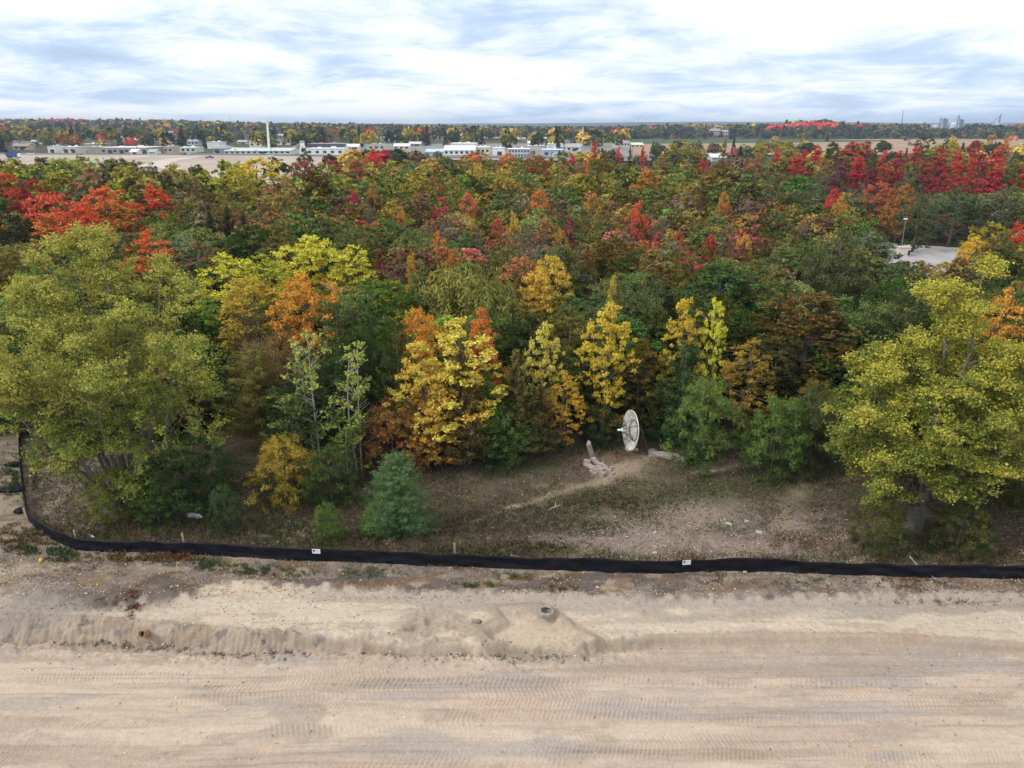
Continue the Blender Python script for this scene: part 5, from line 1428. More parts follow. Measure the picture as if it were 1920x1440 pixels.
mb.build("concrete_foot", plain("old_concrete", (0.42, 0.39, 0.35), .9, .2, 4.0, .3), dish)

# rubble
M_RUB = plain("broken_concrete", (0.36, 0.30, 0.26), .9, .25, 3.0, .5)
def chunk(px, py, d, rz, lab, name="concrete_chunk", group="rubble heap near the dish", rx=0., ry=0., mat=None, cat="rubble"):
    p = ground_pt(px, py)
    import bmesh
    bm = bmesh.new(); bmesh.ops.create_cube(bm, size=1.0)
    bmesh.ops.subdivide_edges(bm, edges=bm.edges[:], cuts=2, use_grid_fill=True)
    for v in bm.verts:
        q = v.co.normalized() * .62
        v.co = v.co.lerp(q, .14) + Vector([random.uniform(-.10, .10) for _ in range(3)])
        v.co = Vector((v.co.x * d[0], v.co.y * d[1], v.co.z * d[2]))
    me = bpy.data.meshes.new(name); bm.to_mesh(me); bm.free()
    me.materials.append(mat or M_RUB)
    o = bpy.data.objects.new(name, me); o.location = (p[0], p[1], p[2] + d[2] * .32); o.rotation_euler = (rx, ry, rz); link(o)
    return tag(o, lab, cat, group)
chunk(1107, 858, (.26, .30, 1.5), .4, "pale concrete slab standing on end, tallest piece of the rubble heap", "concrete_slab", ry=-.30)
chunk(1117, 868, (.30, .75, .28), .7, "long pale concrete piece leaning against the standing slab", "concrete_slab", rx=.5)
chunk(1131, 876, (.30, .62, .26), .9, "long pale concrete piece, lower end of the rubble heap", "concrete_slab", rx=.35)
for (a, b, d) in [(1101, 868, .5), (1104, 876, .45), (1111, 880, .5), (1098, 873, .35), (1118, 884, .42), (1126, 884, .5), (1134, 881, .4), (1141, 884, .38), (1115, 889, .3), (1146, 879, .3), (1108, 885, .28), (1149, 888, .24), (1130, 891, .5), (1122, 878, .4)]:
    chunk(a, b, (d * .95, d * .7, d * .55), random.random() * 3, "broken pale concrete chunk lying loose in the rubble heap near the dish")
chunk(1223, 851, (.5, .4, .35), .3, "round pale stone at the near end of the stone row past the dish", "stone", "row of pale stones past the dish", cat="stone")
chunk(1238, 856, (1.5, .5, .4), -.25, "longest pale slab in the stone row past the dish", "stone", "row of pale stones past the dish", cat="stone")
chunk(1256, 858, (1.2, .4, .35), -.2, "second long slab in the stone row past the dish", "stone", "row of pale stones past the dish", cat="stone")
chunk(1275, 861, (.9, .35, .22), -.1, "flat slab at the bushy end of the stone row past the dish", "stone", "row of pale stones past the dish", cat="stone")
chunk(1274, 866, (.7, .25, .15), -.1, "thin flat slab lying in front of the stone row", "stone", "row of pale stones past the dish", cat="stone")
M_LIME = plain("white_stone", (0.46, 0.42, 0.37), .85, .12, 5.0, .3)
for (a, b, d, lab) in [(943, 1109, .16, "white stone on the berm between bench and dark earth, away from the tyre"), (1029, 1114, .15, "white stone on the berm straight above the tyre"), (1054, 1115, .14, "white stone on the berm just past the tyre"),
                  (1228, 999, .22, "white stone block lying on the bare dirt patch"), (1227, 1038, .3, "pale flat stone close behind the fence near a white notice"), (1120, 1102, .2, "pale stone on the earth strip under the fence"), (1400, 979, .3, "white stone on the bare dirt towards the yellow cottonwood"),
                  (1366, 984, .4, "long whitish flat stone on the bare dirt"), (1423, 1000, .4, "thin whitish stone on the bare dirt nearest the tall stake"), (1397, 1073, .2, "white stone at the foot of the fence under the tall stake")]:
    chunk(a, b, (d * .85, d * .5, d * .35), random.random() * 3, lab, "stone", "white stones", mat=M_LIME, cat="stone")

# things thrown away
p = ground_pt(366, 971)
dr = thing("plastic_drum", "white plastic drum lying on its side under the dark shrub", "drum", tuple(p + np.array([0, 0, .13])), R(-18))
M_PLAS = plain("dull_plastic", (0.62, 0.64, 0.60), .5, .08, 3.0, 0, dirt=(.10, .11, .08), dirt_amt=.8)
from mathutils import Euler
MX = Euler((0, R(90), 0)).to_matrix()
MB().lathe([(.001, -.5), (.13, -.5), (.17, -.46), (.17, -.2), (.16, -.18), (.16, -.12), (.17, -.1), (.17, .26), (.14, .38), (.07, .42)], 20, MX).build("body", M_PLAS, dr, True)
MB().lathe([(.07, .42), (.07, .52), (.001, .52)], 14, MX).build("cap", M_WHITE, dr, True)
p = ground_pt(172, 1007)
mb = MB(); mb.box((0, 0, .05), (.50, .12, .05), rz=-.7, jit=.05); mb.box((.05, -.02, .085), (.42, .08, .02), rz=-.7)
tag(mb.build("white_board", M_WHITE, None, loc=tuple(p)), "short white board lying on leaf litter inside the fence curve", "board")
p = ground_pt(77, 1052)
M_YEL = plain("yellow_plastic", (0.75, 0.50, 0.03), .5, .1, 5.0)
def crumple(name, loc, d, mat, lab, cat, rz=0.0, seed=0):
    import bmesh
    bm = bmesh.new(); bmesh.ops.create_icosphere(bm, subdivisions=4, radius=.5)
    for v in bm.verts:
        c = v.co.copy()
        f = .72 + .9 * abs(fbm(np.array([c.x * 2.6 + seed]), np.array([c.y * 2.6 + c.z * 3]), 500 + seed, 4, .6)[0] - .5) * 2 * .5
        v.co = Vector((c.x * d[0] * f, c.y * d[1] * f, max(c.z * f, -.22) * d[2]))
    for f_ in bm.faces: f_.smooth = False
    me = bpy.data.meshes.new(name); bm.to_mesh(me); bm.free(); me.materials.append(mat)
    o = bpy.data.objects.new(name, me); o.location = loc; o.rotation_euler = (0, 0, rz); link(o)
    return tag(o, lab, cat)
crumple("plastic_bag", tuple(p + np.array([0, 0, .08])), (.22, .42, .25), M_YEL, "yellow plastic scrap on the pale dirt below the fence corner", "plastic bag", .3, 3)
for (a, b, d, lab, sd_) in [(22, 920, (2.1, .8, .5), "long crumpled black fabric bundle beside the far run of fence", 5), (40, 960, (1.0, .7, .45), "small crumpled black fabric heap at the fence corner stake", 8), (24, 874, (1.3, .5, .35), "flat crumpled black fabric scrap against the far run of fence", 11)]:
    p = ground_pt(a, b)
    crumple("fabric_bundle", tuple(p + np.array([0, 0, .12])), d, M_FABRIC, lab, "fabric", .2, sd_)
# a dead branch across the strip on the right and a pale stick in the clearing
def branch(name, pts, r, lab):
    P = [ground_pt(a, b) + np.array([0, 0, z]) for a, b, z in pts]
    mb = MB(); mb.tube(P, list(np.linspace(r, r * .4, len(P))), 6)
    for k in range(1, len(P)):
        q = P[k]; e = q + rng.normal(size=3) * np.array([.3, .2, .1]) + np.array([0, 0, .1]); mb.tube([q, (q + e) / 2, e], [r * .5, r * .4, r * .1], 4)
    tag(mb.build(name, M_PALE, None), lab, "branch")
branch("dead_branch", [(1700, 1065, .75), (1715, 1072, .45), (1735, 1078, .25), (1753, 1086, .03)], .035, "thin pale dead branch leaning over the fence beyond the tall stake")
branch("dead_branch", [(1030, 958, .08), (1042, 953, .12), (1055, 948, .06)], .045, "pale stick lying in the dark grass of the clearing")

# ------------------------------------------------------------------ ground cover nobody could count
def gauss_px(blobs, n):
    w = np.array([b[4] for b in blobs], float); k = rng.choice(len(blobs), n, p=w / w.sum())
    B = np.array([b[:4] for b in blobs])[k]
    return B[:, 0] + rng.normal(size=n) * B[:, 2], B[:, 1] + rng.normal(size=n) * B[:, 3]
def scatter_mesh(name, V, cols, lab, cat, mat=M_SCAT):
    n = len(V)
    me = raw_mesh(name, V, np.arange(4 * n), np.arange(n) * 4); face_col(me, 'col', cols); me.materials.append(mat)
    return tag(link(bpy.data.objects.new(name, me)), lab, cat, kind="stuff")
def blades(P, h, wid, lean=.5):
    n = len(P)
    T = unit(np.array([0, 0, 1.0]) + rng.normal(size=(n, 3)) * lean * np.array([1, 1, .2]))
    N = unit(np.cross(T, rnd_dir(n)))
    return leaf_verts(P + T * h[:, None] * .42, N, h, wid, T)
def colours(n, table, jit=.18):
    w = np.array([t[1] for t in table], float); k = rng.choice(len(table), n, p=w / w.sum())
    return np.clip(np.array([t[0] for t in table])[k] * (1 + rng.normal(size=(n, 1)) * jit), .004, .8)
def behind_fence(P, m=.25):
    yf = np.interp(P[:, 0], FENCE[5:, 0], FENCE[5:, 1]); return (P[:, 1] > yf + m) & (P[:, 0] > np.interp(P[:, 1], FENCE[:6, 1][::-1], FENCE[:6, 0][::-1]) + .3)

# grass of the clearing: dry brown with dull green swathes
px = rng.uniform(60, 1960, 230000); py = 838 + 225 * rng.random(230000) ** .9
den = fbm(px / 60, py / 22, 601, 4)
bare = np.exp(-((px - 1330) / 140) ** 2 - ((py - 965) / 34) ** 2) + np.exp(-((px - 1420) / 190) ** 2 - ((py - 1025) / 25) ** 2) + np.exp(-((px - 1180) / 120) ** 2 - ((py - 1015) / 30) ** 2) + .8 * np.exp(-((px - 170) / 120) ** 2 - ((py - 960) / 50) ** 2) + np.exp(-((px - 1155) / 50) ** 2 - ((py - 885) / 18) ** 2) + np.exp(-((px - 750) / 40) ** 2 - ((py - 1022) / 12) ** 2)
ok = rng.random(230000) < np.clip((den - .22) * 3.6, .08, 1) * np.clip(1 - bare * .93, .05, 1) * (1 - .93 * worn_path(px, py))
P = gpts(px[ok], py[ok]); k = behind_fence(P); P = P[k]; pxk = px[ok][k]; pyk = py[ok][k]
h = rng.uniform(.07, .25, len(P)) * (0.6 + .9 * fbm(P[:, 0] * .5, P[:, 1] * .5, 603, 3))
green = np.clip(sm((fbm(pxk / 90, pyk / 30, 605, 3) - .47) / .1) + .8 * np.exp(-((pxk - 1290) / 130) ** 2 - ((pyk - 912) / 26) ** 2), 0, 1)
cb = colours(len(P), [((.165, .122, .080), 4), ((.115, .083, .056), 4), ((.25, .195, .12), 1.4), ((.17, .095, .06), 1)])
cg = colours(len(P), [((.098, .106, .044), 4), ((.075, .088, .038), 3), ((.15, .142, .06), 1.5)])
gc = cb + (cg - cb) * (rng.random(len(P)) < green * .8)[:, None]
# sparse dead stalks on the strip outside the fence too
qx = rng.uniform(-20, 1960, 60000); qy = 1030 + 82 * rng.random(60000)
ok = rng.random(60000) < np.clip((fbm(qx / 45, qy / 14, 607, 4) - .40) * 3.0, .02, 1)
Q = gpts(qx[ok], qy[ok]); kq = ~behind_fence(Q, -.25); Q = Q[kq]
P = np.concatenate([P, Q]); h = np.concatenate([h, rng.uniform(.04, .14, len(Q))])
gc = np.concatenate([gc, colours(len(Q), [((.20, .155, .115), 4), ((.12, .09, .07), 4), ((.27, .17, .09), 1.5), ((.11, .12, .05), 1.2), ((.36, .30, .22), 1)])])
scatter_mesh("grass", blades(P, h, .20, .85), gc, "short dry brown and dull green grass covering the clearing", "grass")

# weeds: taller tufts
W_ = [(395, 1062, 16, 5, 1.0, 0), (470, 1068, 26, 5, 1.6, 0), (540, 1075, 30, 5, .8, 0), (70, 1030, 30, 6, .8, 0), (120, 1045, 22, 6, .6, 0), (690, 1072, 30, 8, .8, 0), (895, 1098, 22, 3, .5, 0), (960, 1080, 16, 5, .3, 0), (1520, 1090, 50, 7, .6, 0), (25, 890, 14, 22, 1.1, 0),
      (270, 1048, 60, 6, 1.6, 1), (335, 1040, 12, 5, .8, 2), (850, 1062, 22, 4, .6, 1), (1050, 1104, 22, 4, .7, 1), (1345, 1086, 20, 8, .5, 1), (200, 1130, 40, 8, .5, 1), (250, 1130, 8, 14, .5, 2), (1700, 1092, 60, 8, .7, 3), (40, 1010, 30, 12, 1.2, 1), (1010, 1085, 40, 5, .4, 1), (1760, 1130, 60, 3, .3, 1),
      (500, 985, 40, 18, 1.6, 0), (870, 1035, 60, 5, .9, 4), (1000, 1028, 40, 7, .9, 4), (940, 985, 90, 12, 1.4, 4), (640, 1020, 60, 10, .7, 1), (1480, 1020, 30, 6, .3, 1), (1150, 945, 70, 12, 1.6, 4), (450, 960, 60, 22, 1.3, 0), (1660, 1035, 70, 10, 1.0, 1), (250, 1000, 90, 12, .8, 1), (820, 866, 120, 7, 1.4, 4), (1100, 846, 40, 6, .6, 0), (1500, 900, 60, 12, .9, 4), (640, 900, 40, 14, .8, 4), (400, 990, 90, 14, 1.0, 4), (150, 950, 60, 30, 1.0, 1), (570, 1000, 60, 14, .9, 4), (1850, 1040, 60, 16, 1.2, 1)]
tabs = [[((.085, .125, .045), 4), ((.060, .090, .035), 3), ((.14, .15, .06), 1)], [((.21, .13, .055), 3), ((.15, .10, .045), 3), ((.10, .085, .035), 2), ((.25, .19, .09), 1)], [((.22, .07, .035), 3), ((.16, .06, .035), 2)], [((.07, .045, .035), 3), ((.11, .06, .035), 2)], [((.085, .085, .034), 3), ((.14, .115, .05), 2), ((.055, .062, .028), 2)]]
NW = 60000
w = np.array([b[4] for b in W_]); kk = rng.choice(len(W_), NW, p=w / w.sum())
cx = np.array([W_[i][0] for i in kk]) + rng.normal(size=NW) * np.array([W_[i][2] for i in kk]); cy = np.array([W_[i][1] for i in kk]) + rng.normal(size=NW) * np.array([W_[i][3] for i in kk])
tuft = fbm(cx / 9, cy / 5, 611, 2) > .47
cx, cy, kk = cx[tuft], cy[tuft], kk[tuft]
P = gpts(cx, cy); h = rng.uniform(.08, .30, len(P)) * np.where(cy > 1055, .7, 1.1)
cw = np.zeros((len(P), 3))
for t in range(5):
    m_ = np.array([W_[i][5] == t for i in kk]); cw[m_] = colours(int(m_.sum()), tabs[t])
scatter_mesh("weeds", blades(P, h, .20, .8), cw, "tufts of green and rusty weeds along both sides of the silt fence", "weeds")

# fallen leaves
px = rng.uniform(0, 1940, 15000); py = np.concatenate([rng.uniform(1035, 1120, 6000), rng.uniform(860, 1060, 7800), rng.uniform(1120, 1440, 1200)])
keep = rng.random(15000) < np.clip(.18 + 1.6 * (fbm(px / 120, py / 40, 621, 3) - .35) + .5 * sm((px - 1450) / 300) + .4 * sm((420 - px) / 300), .03, 1)
P = gpts(px[keep], py[keep]) + np.array([0, 0, .03])
nl = len(P)
scatter_mesh("fallen_leaves", leaf_verts(P, unit(np.array([0, 0, 1.0]) + rnd_dir(nl) * .5), rng.uniform(.05, .11, nl), .75), colours(nl, [((.62, .44, .12), 3), ((.60, .50, .30), 3), ((.40, .24, .08), 2), ((.30, .16, .08), 2), ((.50, .36, .24), 2)]), "yellow and tan leaves fallen on the earth about the fence", "leaf litter")

# stones and chips as little solid lumps
def lumps(P, s, flat=.6):
    n = len(P)
    base = np.array([(1, 0, 0), (0, 1, 0), (-1, 0, 0), (0, -1, 0), (0, 0, 1), (0, 0, -1)], float)
    V = base[None] * s[:, None, None] * rng.uniform(.6, 1.2, (n, 6, 1)); V[:, :, 2] *= flat
    a = rng.random(n) * 6.28
    x = V[:, :, 0] * np.cos(a)[:, None] - V[:, :, 1] * np.sin(a)[:, None]; y = V[:, :, 0] * np.sin(a)[:, None] + V[:, :, 1] * np.cos(a)[:, None]
    V = np.stack([x, y, V[:, :, 2]], -1) + P[:, None]
    tri = np.array([(0, 1, 4), (1, 2, 4), (2, 3, 4), (3, 0, 4), (1, 0, 5), (2, 1, 5), (3, 2, 5), (0, 3, 5)])
    Fx = (tri[None] + np.arange(n)[:, None, None] * 6).reshape(-1, 3)
    return V.reshape(-1, 3), Fx
def lump_obj(name, P, s, cols, lab, cat, flat=.6):
    V, Fx = lumps(P, s, flat)
    me = raw_mesh(name, V, Fx.ravel(), np.arange(len(Fx)) * 3); face_col(me, 'col', np.repeat(cols, 8, 0)); me.materials.append(M_SCAT)
    tag(link(bpy.data.objects.new(name, me)), lab, cat, kind="stuff")
n1, n2, n3 = 2600, 1500, 2600
px = np.concatenate([rng.uniform(640, 1960, n1), rng.uniform(-20, 700, n2), rng.uniform(-20, 1960, n3)])
py = np.concatenate([1106 + np.abs(rng.normal(size=n1)) * 16, 1100 + rng.random(n2) * 110, rng.uniform(1040, 1290, n3)])
P = gpts(px, py); s = .018 + .045 * rng.random(len(P)) ** 4
lump_obj("gravel", P + np.array([0, 0, .01]), s, colours(len(P), [((.44, .38, .32), 4), ((.66, .62, .56), 1.6), ((.26, .22, .19), 3), ((.16, .14, .13), 1)]), "scattered gravel and small stones on the berm and the sandy bench", "gravel")
# dark clods at the foot of the left bank
px, py = gauss_px([(200, 1202, 60, 5, 1), (320, 1212, 30, 4, 1), (60, 1192, 50, 5, 1), (230, 1204, 15, 3, .6), (480, 1222, 90, 6, 1), (880, 1225, 90, 8, .8), (1000, 1232, 60, 6, .4)], 1500)
P = gpts(px, py); s = .03 + .11 * rng.random(len(P)) ** 3
lump_obj("dirt_clods", P, s, colours(len(P), [((.22, .18, .14), 4), ((.13, .12, .12), 2), ((.30, .24, .18), 4)]), "clods of dug earth crumbled along the foot of the bank", "clods", .8)
# wood chips and splinters in the bare ground
px, py = gauss_px([(1330, 1000, 120, 22, 2), (1400, 1040, 120, 14, 2), (1200, 1000, 70, 22, 1.3), (1540, 1005, 30, 14, 1), (1830, 1010, 70, 30, 2), (1290, 960, 60, 20, .8), (180, 960, 80, 25, .8), (1130, 1010, 60, 12, .6)], 2600)
P = gpts(px, py); k = behind_fence(P); P = P[k] + np.array([0, 0, .03]); nl = len(P)
T = unit(rng.normal(size=(nl, 3)) * np.array([1, .7, .12]))
scatter_mesh("wood_chips", leaf_verts(P, unit(np.array([0, 0, 1.0]) + rnd_dir(nl) * .3), rng.uniform(.06, .30, nl), .15, T), colours(nl, [((.52, .45, .38), 3), ((.40, .33, .27), 3), ((.52, .47, .42), .6), ((.28, .17, .12), 1.5), ((.15, .12, .10), 2)]), "splintered wood chips strewn over the bare ground behind the fence", "wood chips")

# ------------------------------------------------------------------ far ground: lots, fields, road
def sheet(name, pix, z, mat, label, cat):
    P = [at_z(a, b, z) for a, b in pix]
    mb = MB(); mb.add([tuple(p) for p in P], [tuple(range(len(P)))])
    return tag(mb.build(name, mat), label, cat, kind="structure")
def flat_mat(name, c1, c2, scale, stretch=(1, 1, 1), rough=.95, c3=None):
    m, nt, out = mat_nodes(name)
    g = nn(nt, 'ShaderNodeNewGeometry'); mp = nn(nt, 'ShaderNodeMapping'); mp.inputs['Scale'].default_value = stretch
    nt.links.new(g.outputs['Position'], mp.inputs['Vector'])
    n = nn(nt, 'ShaderNodeTexNoise'); n.inputs['Scale'].default_value = scale; n.inputs['Detail'].default_value = 7; n.inputs['Roughness'].default_value = .6
    nt.links.new(mp.outputs[0], n.inputs['Vector'])
    r = nn(nt, 'ShaderNodeValToRGB'); r.color_ramp.elements[0].position = .35; r.color_ramp.elements[0].color = tuple(c1) + (1,); r.color_ramp.elements[1].position = .65; r.color_ramp.elements[1].color = tuple(c2) + (1,)
    nt.links.new(n.outputs[0], r.inputs[0])
    b = nn(nt, 'ShaderNodeBsdfPrincipled'); b.inputs['Roughness'].default_value = rough; b.inputs['Specular IOR Level'].default_value = .15
    nt.links.new(r.outputs[0], b.inputs['Base Color']); nt.links.new(b.outputs[0], out.inputs[0])
    return m
M_LOTSAND = flat_mat("lot_sand", (.36, .29, .24), (.50, .42, .35), .03, (1, .35, 1))
sheet("sand_lot", [(-260, 352), (-260, 288), (150, 289), (420, 290.5), (660, 294), (690, 300), (640, 316), (560, 345)], .60, M_LOTSAND, "wide bare sand lot beyond the wood in front of the industrial buildings", "sand lot")
sheet("sand_track", [(255, 312), (290, 302), (330, 296), (372, 293), (378, 294), (340, 300), (318, 306), (345, 318), (325, 318)], .75, flat_mat("track_sand", (.50, .44, .37), (.58, .52, .45), .05), "pale trampled track bending across the far sand lot", "track")
sheet("sand_lot", [(150, 306), (270, 303), (300, 311), (240, 318), (140, 316)], .70, flat_mat("lot_sand_brown", (.30, .23, .17), (.38, .30, .23), .05, (1, .3, 1)), "browner graded patch on the far sand lot", "sand lot")
sheet("road", [(-260, 285.6), (420, 287.6), (700, 291), (1240, 293.0), (1240, 296.5), (700, 294), (420, 290), (-260, 287.8)], .85, flat_mat("asphalt", (.15, .145, .14), (.21, .20, .195), .2), "grey road running past the industrial buildings", "road")
sheet("pavement", [(640, 294.6), (1240, 297.2), (1240, 302), (640, 299)], .80, flat_mat("verge", (.24, .21, .17), (.34, .30, .25), .1), "pale verge beside the far road", "verge")
sheet("yard", [(600, 270), (1240, 268), (1240, 293), (600, 291)], .66, flat_mat("yard_gravel", (.20, .19, .175), (.32, .30, .28), .05), "grey yards around the factory buildings", "yard")
sheet("stubble_field", [(1165, 258.6), (2400, 258.6), (2400, 292), (1190, 290)], .80, flat_mat("stubble", (.30, .20, .125), (.40, .285, .19), .02, (.4, 1, 1)), "pale brown stubble field beyond the red row of trees", "field")
sheet("green_field", [(1172, 260.2), (1420, 260.0), (1660, 263.0), (1660, 264.6), (1420, 267.6), (1180, 269.0)], 1.1, flat_mat("young_crop", (.055, .085, .045), (.075, .110, .055), .03, (.3, 1, 1)), "strip of green crop across the stubble field", "field")
sheet("gravel_lot", [(1470, 452), (1560, 454), (1660, 456), (1830, 466), (1830, 520), (1640, 520), (1480, 474)], .55, flat_mat("lot_gravel", (.34, .325, .315), (.44, .42, .41), .4, (1, .4, 1)), "grey gravel lot glimpsed between trees behind the bright yellow cottonwood", "gravel lot")

# ------------------------------------------------------------------ far buildings
_mc = {}
def pm(c, rough=.7):
    k = (c, rough)
    if k not in _mc: _mc[k] = plain("paint_%d" % len(_mc), tuple(min(.82, v) for v in lin(c)), rough, .08, .25)
    return _mc[k]
M_DARKWIN = plain("window_glass", (.03, .035, .045), .15, .1, 1.0)
def building(px0, px1, yb, yt, wall, roof, label, style='flat', deep=18, name="building", cat="building", Y=None, wins=0, doors=0, doorcol=(60, 60, 62), stor=1):
    if Y is None:
        zg = 0.0
        for _ in range(40):
            p = at_z((px0 + px1) / 2, yb, min(zg, 20.0)); zg = .7 * zg + .3 * float(relief_far(np.array([p[0]]), np.array([p[1]]))[0])
        Y = p[1]
    a, b = at_y(px0, yb, Y), at_y(px1, yb, Y)
    zb = a[2]; h = at_y(px0, yt, Y)[2] - zb
    W_ = b[0] - a[0]; cx = (a[0] + b[0]) / 2
    t = thing(name, label, cat, (cx, Y + deep / 2, zb))
    hw, hd = W_ / 2, deep / 2
    wh = h if style == 'flat' else h * (.62 if style == 'gable' else .58)
    mb = MB(); mb.box((0, 0, wh / 2 - .5), (W_, deep, wh + 1))
    if style == 'gable':
        mb.add([(-hw, -hd, wh), (-hw, hd, wh), (-hw, 0, h - .15), (hw, -hd, wh), (hw, hd, wh), (hw, 0, h - .15)], [(0, 2, 1), (3, 4, 5)])
    mb.build("wall", pm(wall), t)
    mb = MB(); e = .5
    if style == 'flat':
        mb.box((0, 0, wh + .18), (W_ + .6, deep + .6, .36)); mb.box((hw * .3, hd * .2, wh + .9), (min(4, W_ * .12), 3, 1.2)); mb.box((-hw * .4, -hd * .1, wh + .7), (min(3, W_ * .1), 2.4, .9))
    elif style == 'gable':
        mb.add([(-hw - e, -hd - e, wh - .2), (hw + e, -hd - e, wh - .2), (hw + e, 0, h), (-hw - e, 0, h), (-hw - e, hd + e, wh - .2), (hw + e, hd + e, wh - .2),
                (-hw - e, -hd - e, wh - .5), (hw + e, -hd - e, wh - .5), (hw + e, 0, h - .3), (-hw - e, 0, h - .3), (-hw - e, hd + e, wh - .5), (hw + e, hd + e, wh - .5)],
               [(0, 1, 2, 3), (3, 2, 5, 4), (0, 6, 7, 1), (4, 5, 11, 10), (0, 3, 9, 6), (3, 4, 10, 9), (1, 7, 8, 2), (2, 8, 11, 5)])
    else:
        r = min(hw, hd) * .9
        mb.add([(-hw - e, -hd - e, wh), (hw + e, -hd - e, wh), (hw + e, hd + e, wh), (-hw - e, hd + e, wh), (-hw + r, 0, h), (hw - r, 0, h)], [(0, 1, 5, 4), (1, 2, 5), (2, 3, 4, 5), (3, 0, 4), (3, 2, 1, 0)])
    mb.build("roof", pm(roof), t)
    for k in range(wins):
        x = -hw + W_ * (k + .5) / wins
        for s_ in range(stor):
            MB().box((x, -hd - .06, wh * (s_ + .55) / stor), (min(2.4, W_ / wins * .5), .14, min(1.7, wh / stor * .42))).build("window", M_DARKWIN, t)
    for k in range(doors):
        x = -hw + W_ * (k + .5) / doors + W_ * .08
        MB().box((x, -hd - .08, min(1.7, wh * .35)), (min(3.4, W_ / doors * .5), .18, min(3.4, wh * .7))).build("door", pm(doorcol), t)
    return t
WHT, CRM_, GRY_, BLG = (236, 236, 234), (222, 212, 190), (150, 150, 152), (176, 192, 204)
building(91, 105, 288, 275, WHT, (210, 210, 212), "small plain white block building, first beyond the sand lot's heaps", deep=14, doors=1)
building(116, 143, 288, 276, (214, 208, 204), (232, 232, 232), "low pale building with dark doorways behind a round tree", deep=16, wins=2, doors=2)
building(160, 192, 284, 270, (176, 170, 164), (236, 236, 238), "white-roofed upper block behind the brown factory front", deep=16, Y=690)
building(166, 190, 290, 276, (158, 146, 134), (200, 196, 190), "brown square-fronted block at the near end of the long factory", deep=12)
building(190, 276, 290, 277, (164, 156, 144), (226, 228, 230), "long brown-grey factory front with many openings on the sand lot", deep=30, wins=8, doors=4)
building(245, 258, 291, 279.5, WHT, (240, 240, 242), "white gabled shed in front of the long factory, near the small white house", 'gable', 8, doors=1)
building(277, 292, 291, 280, (226, 228, 226), (170, 170, 172), "small white house with turquoise door at the end of the long factory", 'gable', 10, name="house", cat="house", doors=1, doorcol=(70, 170, 170))
building(308, 324, 288, 275, (196, 176, 156), (214, 200, 184), "tan square building between dark trees", deep=14, wins=2)
building(330, 367, 286, 277, (206, 214, 212), (236, 238, 236), "low pale building with a white roof half behind dark trees", deep=18, wins=4)
building(352, 372, 272, 261, (206, 206, 206), (150, 156, 164), "house with a blue-grey gable roof above the low white-roofed building", 'gable', 12, name="house", cat="house", wins=3)
building(392, 409, 269, 259, (234, 232, 230), (138, 140, 150), "white-walled house with a dark gable among the trees", 'gable', 12, name="house", cat="house", wins=3)
building(389, 414, 277, 267, (232, 232, 230), (244, 244, 244), "bright white flat-roofed block behind the grey hipped building", deep=16, Y=720)
building(399, 428, 289, 271, (146, 156, 166), (146, 150, 150), "grey building with a hipped roof beside the long white warehouse", 'hip', 20, wins=2, doors=2)
building(420, 545, 289.5, 278, (222, 226, 222), (190, 200, 194), "long white warehouse with a pale green-grey roof beyond the sand lot", 'gable', 34, name="warehouse", cat="warehouse", wins=12, doors=1)
building(468, 490, 279, 264, CRM_, (226, 214, 190), "cream house with a flat fascia near the white mast", 'flat', 12, name="house", cat="house", wins=2)
building(548, 558, 276, 266, (222, 222, 220), (206, 208, 206), "little white two-storey house behind the white tower", 'flat', 10, name="house", cat="house", wins=2, stor=2)
building(574, 645, 292, 279, (230, 232, 230), (240, 240, 238), "long white low block beside the white tower", deep=20, wins=5)
building(578, 645, 284, 270, (92, 92, 104), (170, 162, 156), "dark-fronted building with a row of small bright windows above the white block", deep=24, Y=700, wins=6)
building(690, 722, 283, 271, (206, 196, 184), (210, 204, 194), "pale low building behind the bright red dome", deep=14, wins=3)
building(736, 752, 277, 263, (186, 180, 174), (142, 140, 146), "grey-roofed house uphill of the pale low roofs", 'hip', 14, name="house", cat="house", wins=2)
building(738, 768, 281, 269, (222, 216, 206), (226, 220, 212), "cream bungalow under the grey-roofed house", 'gable', 12, name="house", cat="house", wins=3)
building(797, 832, 291, 280, (180, 192, 204), (176, 206, 220), "low shed with a light blue roof at the factory's end", 'gable', 26, name="shed", cat="shed")
building(832, 890, 292, 274, (238, 238, 236), (232, 236, 238), "large white factory hall with stepped white roofs", 'gable', 40, name="factory", cat="factory", wins=6)
building(846, 893, 284, 269.5, (226, 228, 230), (240, 241, 242), "higher white hall rising behind the large white factory", 'flat', 30, Y=680, name="factory", cat="factory")
building(893, 918, 290, 276.5, (214, 206, 176), (236, 236, 234), "yellowish wing of the white factory", deep=20, wins=3, name="factory", cat="factory")
building(924, 946, 293, 278, (238, 238, 238), (240, 240, 240), "small bright white block beside the pale office building", deep=14, doors=1)
building(953, 993, 295, 280, (190, 198, 206), (232, 232, 232), "pale grey office building with two dark maroon trees in front", deep=20, wins=7, stor=2)
building(990, 1020, 286, 273.5, (196, 196, 196), (236, 238, 238), "flat white-roofed building behind the pale office", deep=18, Y=690)
building(990, 1008, 275, 263.5, (206, 204, 200), (238, 238, 238), "white-roofed gabled house above the pale office", 'gable', 14, name="house", cat="house", wins=2)
building(1018, 1056, 295.5, 281.5, (168, 186, 204), (216, 222, 226), "blue-grey flat building with a big white roller door", deep=22, doors=1, doorcol=(240, 240, 240), wins=3)
building(1027, 1042, 287, 270.5, (246, 246, 246), (246, 246, 246), "bright white cube-like block behind the blue-grey building", deep=14, Y=660)
building(1041, 1055, 286, 269, (168, 166, 164), (228, 228, 228), "grey gabled block beside the bright white one", 'gable', 16, Y=670)
